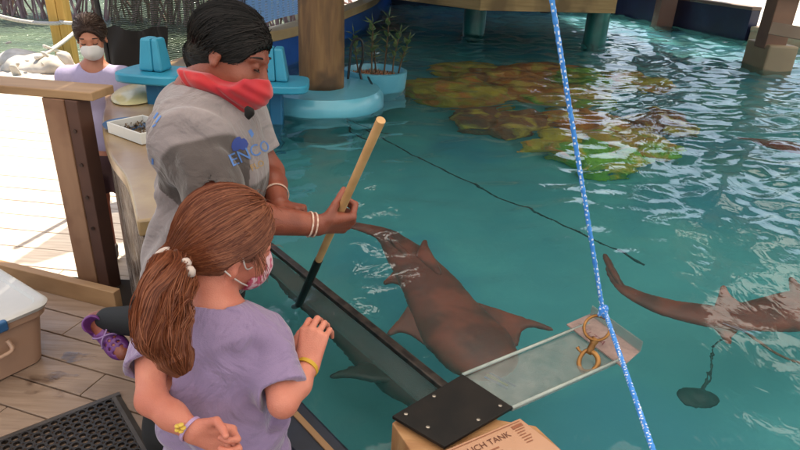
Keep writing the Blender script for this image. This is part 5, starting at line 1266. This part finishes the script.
decal([(233, 151), (231.5, 147), (232, 143), (234, 139.5), (237, 137), (240, 136.5), (241.5, 139), (244, 138), (246.5, 140), (248.5, 144), (247, 148), (244, 150.5), (240, 149), (236.5, 151)], 'chest_emblem', NAVI)
decal([(248, 131), (251, 129), (254, 134), (252, 138)], 'chest_emblem', BLUEI)
for q_ in ([(153, 118), (157, 112), (158.5, 113), (154.5, 119)], [(155, 122), (160, 115), (161.5, 116), (156.5, 123)], [(152, 126), (155.5, 123.5), (156, 125), (152.5, 127.5)], [(151.5, 158), (153.5, 159), (153.5, 165), (151.5, 164)]): decal(q_, 'back_print', BLUEI)
# leggings and shoes
s_ = Sdf(.006); s_.ell((-.565, 1.50, .76), (.125, .17, .12), None, .05)
s_.chain([(-.63, 1.55, .74), tuple(WK), tuple(WK.lerp(WA, .93))], [.098, .066, .044], .04); s_.chain([(-.60, 1.40, .74), (-.62, 1.31, .42), (-.63, 1.29, .14)], [.098, .066, .05], .04)
s_.build('leggings', mat('black_leggings', '#0c0b0d', 0.75, bump=.2, bscale=60, bdist=.002), woman)
PUR = mat('purple_foam', '#5e2a68', 0.45, '#6f3578', 8, bump=.1, bscale=80, bdist=.001); PUR2 = mat('dark_purple_foam', '#35163c', 0.6)
def clog(heel, toe, upv, seed):
    h_ = Vector(heel); t_ = Vector(toe); CF = Frame(h_.lerp(t_, .5), t_-h_, upv, (t_-h_).length/.26)
    s_ = Sdf(.0035); cs = CF.s
    for y, r, h in ((-.085, .037, .036), (-.03, .034, .034), (.03, .041, .032), (.075, .045, .028)): s_.ell(CF.p(0, y, 0), np.array((r, .055, h))*cs, CF.R, .03)
    s_.cone(CF.p(0, -.07, .02), CF.p(0, -.07, .055), .036*cs, .040*cs, .02)
    s_.cone(CF.p(0, -.055, .035), CF.p(0, -.055, .10), .029*cs, .034*cs, .006, 's')
    for sx in (-1, 1):
        for y in (-.045, -.010, .025): s_.cone(CF.p(sx*.06, y, .008), CF.p(sx*.018, y+.006, .040), .0085*cs, .0085*cs, .003, 's')
    for y in (.035, .062, .088):
        for x in (-.022, 0, .022): s_.cone(CF.p(x*(1.2-y*3), y, .06), CF.p(x*(1.2-y*3), y, .012), .0065*cs, .0065*cs, .002, 's')
    o = s_.build('shoe', PUR, woman)
    mb = MB(); mb.tube(catmull([CF.p(-.040, -.03, .035), CF.p(-.02, .0, .048), CF.p(.02, .02, .046), CF.p(.042, .035, .025)], 5), .004*cs, 6); mb.tube(catmull([CF.p(.040, -.03, .035), CF.p(.02, .0, .049), CF.p(-.02, .02, .047), CF.p(-.042, .035, .025)], 5), .004*cs, 6)
    mb.build('strap', mat('lilac_strap', '#8a6a98', 0.5), o, smooth=True)
    s2 = Sdf(.005)
    s2.ell(CF.p(0, 0, -.026), np.array((.046, .128, .014))*cs, CF.R, .01); s2.build('sole', PUR2, o)
hl = px(91, 319, d=2.35); te = px(127, 357, d=2.24); clog(hl, te, (-.25, -.55, .80), 1)
clog((-.68, 1.27, .04), (-.47, 1.34, .035), (0, 0, 1), 2)
# hair: black, pulled back
HAIRW = [mat('black_hair', '#0a0707', 0.55, '#100b0a', 60, spec=.25), mat('soft_black_hair', '#120c0b', 0.5, '#170f0d', 60, spec=.25), mat('deep_black_hair', '#060404', 0.6, '#0b0808', 60, spec=.2)]
Rw = WF.R; wtie = np.array(WF.p(0, -.098, -.050))
s_ = Sdf(.004); s_.ell(WF.p(0, -.015, .030), np.array((.085, .105, .090))*WF.s, Rw, .02); s_.cone(WF.p(0, -.055, -.01), tuple(wtie), .060, .030, .03)
s_.cone(WF.p(0, -.05, -.03), WF.p(0, -.062, -.080), .048, .034, .03)
s_.ell(WF.p(0, .118, -.038), np.array((.084, .088, .098))*WF.s, Rw, .012, 's')
for sx in (-1, 1): s_.ell(WF.p(sx*.10, .018, -.050), np.array((.045, .045, .055))*WF.s, Rw, .010, 's')
s_.disp(wob(33, 90, .0018)); whair = s_.build('hair', HAIRW[0], woman)
mb = MB(); strands(mb, head_hair_paths(WF, wtie, 1500, 15, .088, .109, .093, (0, -.015, .030), low=-.7, face=(.46, .60), temple=(.14, .08)), .0010); strands(mb, head_hair_paths(WF, WF.p(0, -.086, -.084), 700, 16, .089, .111, .087, (0, -.020, .030), low=-.9, back=.1), .0010); nape_strands(mb, whair, woman, WF, wtie, 7000, 62, 9, 9, .0008)
g_ = random.Random(78); fly = []
for k in range(70):
    v = Vector((g_.gauss(0, 1), g_.gauss(0, 1), g_.gauss(.5, 1))).normalized()
    if v.y > .4: continue
    a = Vector(WF.p(v.x*.086, v.y*.108-.018, v.z*.092+.036)); b = a+v*.012+Vector((g_.uniform(-.02, .02), g_.uniform(-.02, .02), g_.uniform(-.02, .01))); fly.append([a, a.lerp(b, .5)+v*.006, b])
strands(mb, fly, .0006); mb.build('hair_strands', HAIRW, whair)

# eyes, brow, lips under the lowered gaze
for sx in (-1, 1):
    mb = MB(); mb.tube(catmull([WF.p(sx*.018, .086, .0245), WF.p(sx*.032, .087, .0285), WF.p(sx*.047, .077, .0255), WF.p(sx*.055, .066, .019)], 5), [.0018, .0024, .0024, .0024, .0026, .0026, .0026, .0026, .0024, .0024, .002, .002, .0018, .0016, .0014, .001], 6)
    mb.build('eyebrow', mat('brow_black', '#1a0f0c', 0.7), woman, smooth=True)
for sx in (-1, 1):
    mb = MB(); mb.tube(catmull([WF.p(sx*.019, .0865, -.0035), WF.p(sx*.031, .0925, -.0065), WF.p(sx*.043, .085, -.0035)], 6), .0014, 6)
    for k in range(12):
        u = k/11; a = Vector(WF.p(sx*(.021+.022*u), .0905-.006*abs(u-.4)*2, -.0055)); b = a + Vector(WF.d(sx*(u-.4)*.006, .0065, -.0035)); mb.tube([a, b], [.0005, .0002], 3, cap=False)
    mb.build('eyelashes', DARK, woman)
# bandana gaiter
RED = mat('red_bandana', '#b0182c', 0.75, '#b81c22', 12, bump=.3, bscale=60, bdist=.002, sheen=.3)
s_ = Sdf(.0035); c_ = WF.s
s_.ell(WF.p(0, .050, -.066), np.array((.068, .078, .056))*c_, Rw, .02); s_.cone(WF.p(0, .092, -.030), WF.p(0, .110, -.052), .020*c_, .022*c_, .03)
s_.cone(WF.p(0, .085, -.075), WF.p(0, .045, -.135), .030*c_, .026*c_, .04)
for sx in (-1, 1): s_.chain([WF.p(sx*.052, .045, -.060), WF.p(sx*.058, -.020, -.084), WF.p(sx*.044, -.062, -.090), WF.p(sx*.0, -.078, -.094)], [.036*c_, .034*c_, .032*c_, .034*c_], .03)
s_.disp(lambda P: .0022*np.sin(((P-np.array(WF.o)) @ WF.R @ np.array([0, 60, 210.]))+2*np.sin((P-np.array(WF.o)) @ WF.R @ np.array([50., 60, 0]))))
s_.ops.append(('i', None, None, lambda P, p=WF.p(0, .10, -.024), n=WF.d(0, -.36, 1): (P-p) @ n, 0))
for sx in (-1, 1): s_.ell(WF.p(sx*.092, .022, -.034), np.array((.056, .056, .042))*c_, Rw, .012, 's')
s_.build('bandana', RED, woman)
WHT = mat('bandana_white', '#c9b4b0', 0.7); vs_b = woman.children[-1]
bco = np.array([tuple(v.co) for v in vs_b.data.vertices])+off
bvh2 = BVHTree.FromPolygons([tuple(c) for c in bco], [tuple(p.vertices) for p in vs_b.data.polygons]); keepbvh = bvh; bvh = bvh2
mbp = MB()
for (x_, y_) in ((201, 69), (204, 73), (207, 69), (211, 76), (236, 99), (240, 101), (231, 98), (228, 101), (222, 92), (226, 90), (215, 82), (219, 84), (240, 96)):
    for k in range(3):
        a = k*2.1; c_x, c_y = x_+1.5*math.cos(a), y_+1.2*math.sin(a); vs = []
        for j in range(6):
            p = px(c_x+.8*math.cos(j*1.047), c_y+.7*math.sin(j*1.047), d=1.4); dr = (p-Vector((0, 0, CAM_H))).normalized(); h = bvh2.ray_cast(p, dr)
            if h[0] is None: break
            vs.append(h[0]-dr*.0015)
        if len(vs) == 6: mbp.add(vs, [tuple(range(6))])
if mbp.f: mbp.build('paisley_print', WHT, vs_b)
# microphone muff, bracelets
s_ = Sdf(.003); c = px(249, 113, d=1.56); s_.ell(tuple(c), (.012, .012, .018)); s_.disp(wob(44, 300, .004)); s_.build('microphone_muff', mat('black_fur', '#0c0a0a', 0.95), woman)
axW = (WRw-m1_).normalized()
for k in range(2): band(WRw-axW*(.010+.012*k), axW, .0300+.001*k, .004, 'bracelet', mat('beaded_bracelet', '#b98a78', 0.5, '#d9c4b4', 200), woman)
axW2 = (WLw-WLe).normalized(); band(WLw-axW2*.06, axW2, .034, .006, 'bracelet', mat('beaded_bracelet', '#b98a78', 0.5), woman)

# ---------------------------------------------------------------- the masked girl beyond the railing
fp = px(92, 262, z=-.25)
NX, NY = -1.93, 3.42
neigh = thing('person', 'person in white face mask and pale shirt standing behind the timber railing', 'person', (NX, NY, -.25))
NFd = Vector((.30, -1, -.30)); NF = Frame((px(91, 37, Y=NY)), NFd, (0, -.15, 1), .92); hc = Vector(NF.o); NX = hc.x - .02
s_ = Sdf(.006); head_prims(s_, NF); sh = hc+Vector((-.02, .03, -.165)); neck_prims(s_, NF, tuple(sh), .046, .05)
Rn = Matrix.Rotation(R(8), 3, 'Z'); 
def N_(x, y, z): return tuple(Vector((NX, NY, -.25)) + Rn @ Vector((x, y, 0)) + Vector((0, 0, z)))
topz = sh.z+.285
s_.ell(N_(0, .02, topz-.16), (.13, .08, .15), None, .05); s_.ell(N_(0, .02, topz-.40), (.115, .08, .14), None, .05); s_.ell(N_(0, .02, topz-.54), (.13, .09, .10), None, .05)
for sx in (-1, 1):
    s_.chain([N_(0, .02, topz-.05), N_(sx*.145, .02, topz-.09), N_(sx*.19, .03, topz-.34), N_(sx*.17, -.06, topz-.54)], [.05, .045, .035, .024], .03)
    hand_prims(s_, N_(sx*.17, -.06, topz-.54), (0, -.2, -1), (-sx, 0, 0), sx < 0, .85, [(.3, .3, .2)]*4, (.3, .2), .05)
    s_.chain([N_(sx*.075, .02, topz-.58), N_(sx*.08, .0, .45), N_(sx*.08, .03, .09)], [.075, .05, .036], .03); s_.ell(N_(sx*.085, -.03, .03), (.038, .09, .032), None, .02)
s_.build('body', SKINL, neigh)
s_ = Sdf(.006); s_.ell(N_(0, .02, topz-.17), (.155, .10, .17), None, .05); s_.ell(N_(0, .02, topz-.40), (.145, .105, .18), None, .05)
for sx in (-1, 1): s_.chain([N_(0, .02, topz-.075), N_(sx*.145, .02, topz-.095), N_(sx*.175, .03, topz-.22)], [.055, .058, .058], .04)
s_.disp(wob(50, 30, .006)); s_.plane(N_(0, 0, topz-.56), (0, 0, -1)); s_.cone(tuple(sh+Vector((0, -.02, -.02))), tuple(sh+Vector((.03, -.05, .10))), .055, .085, .01, 's')
s_.build('shirt', mat('pale_lavender_shirt', '#9d94b4', 0.85, '#a9a0be', 6, bump=.3, bscale=30), neigh)
s_ = Sdf(.007); s_.ell(N_(0, .02, topz-.58), (.145, .105, .10), None, .04)
for sx in (-1, 1): s_.cone(N_(sx*.075, .02, topz-.60), N_(sx*.08, .01, topz-.78), .085, .078, .03)
s_.plane(N_(0, 0, topz-.78), (0, 0, -1)); s_.build('shorts', mat('dark_maroon_shorts', '#3a2024', 0.85), neigh)
for sx in (-1, 1):
    s_ = Sdf(.006); s_.ell(N_(sx*.085, -.03, .035), (.045, .10, .035), None, .02); s_.cone(N_(sx*.083, .02, .04), N_(sx*.08, .03, .09), .042, .045, .02); s_.plane(N_(0, 0, .003), (0, 0, -1)); s_.build('shoe', mat('pale_trainer', '#8a8480', 0.6), neigh)
s_ = Sdf(.005); s_.ell(NF.p(0, -.015, .036), np.array((.088, .108, .096))*NF.s, NF.R, .02); s_.cone(NF.p(0, -.06, -.02), NF.p(0, -.10, -.06), .06, .04, .03)
s_.ell(NF.p(0, .118, -.026), np.array((.080, .088, .100))*NF.s, NF.R, .010, 's')
for sx in (-1, 1): s_.ell(NF.p(sx*.10, .018, -.05), np.array((.04, .045, .055))*NF.s, NF.R, .01, 's')
s_.disp(wob(51, 80, .002)); nh = s_.build('hair', mat('dark_brown_hair', '#2a1c18', 0.6, '#3d2a22', 60, spec=.25), neigh)
mb = MB(); strands(mb, head_hair_paths(NF, NF.p(0, -.11, -.03), 700, 25, .090, .110, .098, (0, -.015, .036), face=(.44, .54), temple=(.1, .1)), .0016); nape_strands(mb, nh, neigh, NF, NF.p(0, -.11, -.03), 3200, 63, 9, 9, .0008); mb.build('hair_strands', [MATS['dark_brown_hair'], mat('grey_brown_hair', '#54443c', 0.45), MATS['dark_brown_hair']], nh)
s_ = Sdf(.004); s_.ell(NF.p(0, .058, -.055), np.array((.064, .066, .060))*NF.s, NF.R, .01); s_.cone(NF.p(0, .10, -.02), NF.p(0, .112, -.05), .014, .018, .02)
s_.ops.append(('i', None, None, lambda P, p=NF.p(0, .042, 0), n=NF.d(0, -1, -.1): (P-p) @ n, 0)); s_.ops.append(('i', None, None, lambda P, p=NF.p(0, .09, -.012), n=NF.d(0, -.25, 1): (P-p) @ n, 0))
s_.build('mask', mat('white_mask', '#c9c4c2', 0.8), neigh)
for sx in (-1, 1):
    mb = MB(); mb.tube(catmull([NF.p(sx*.018, .084, .024), NF.p(sx*.032, .086, .028), NF.p(sx*.050, .072, .023)], 5), .0028, 6)
    mb.build('eyebrow', DARK, neigh); mb = MB(); mb.tube(catmull([NF.p(sx*.019, .0865, -.003), NF.p(sx*.031, .093, -.005), NF.p(sx*.044, .084, -.003)], 5), .0024, 6); mb.build('eyelashes', DARK, neigh)
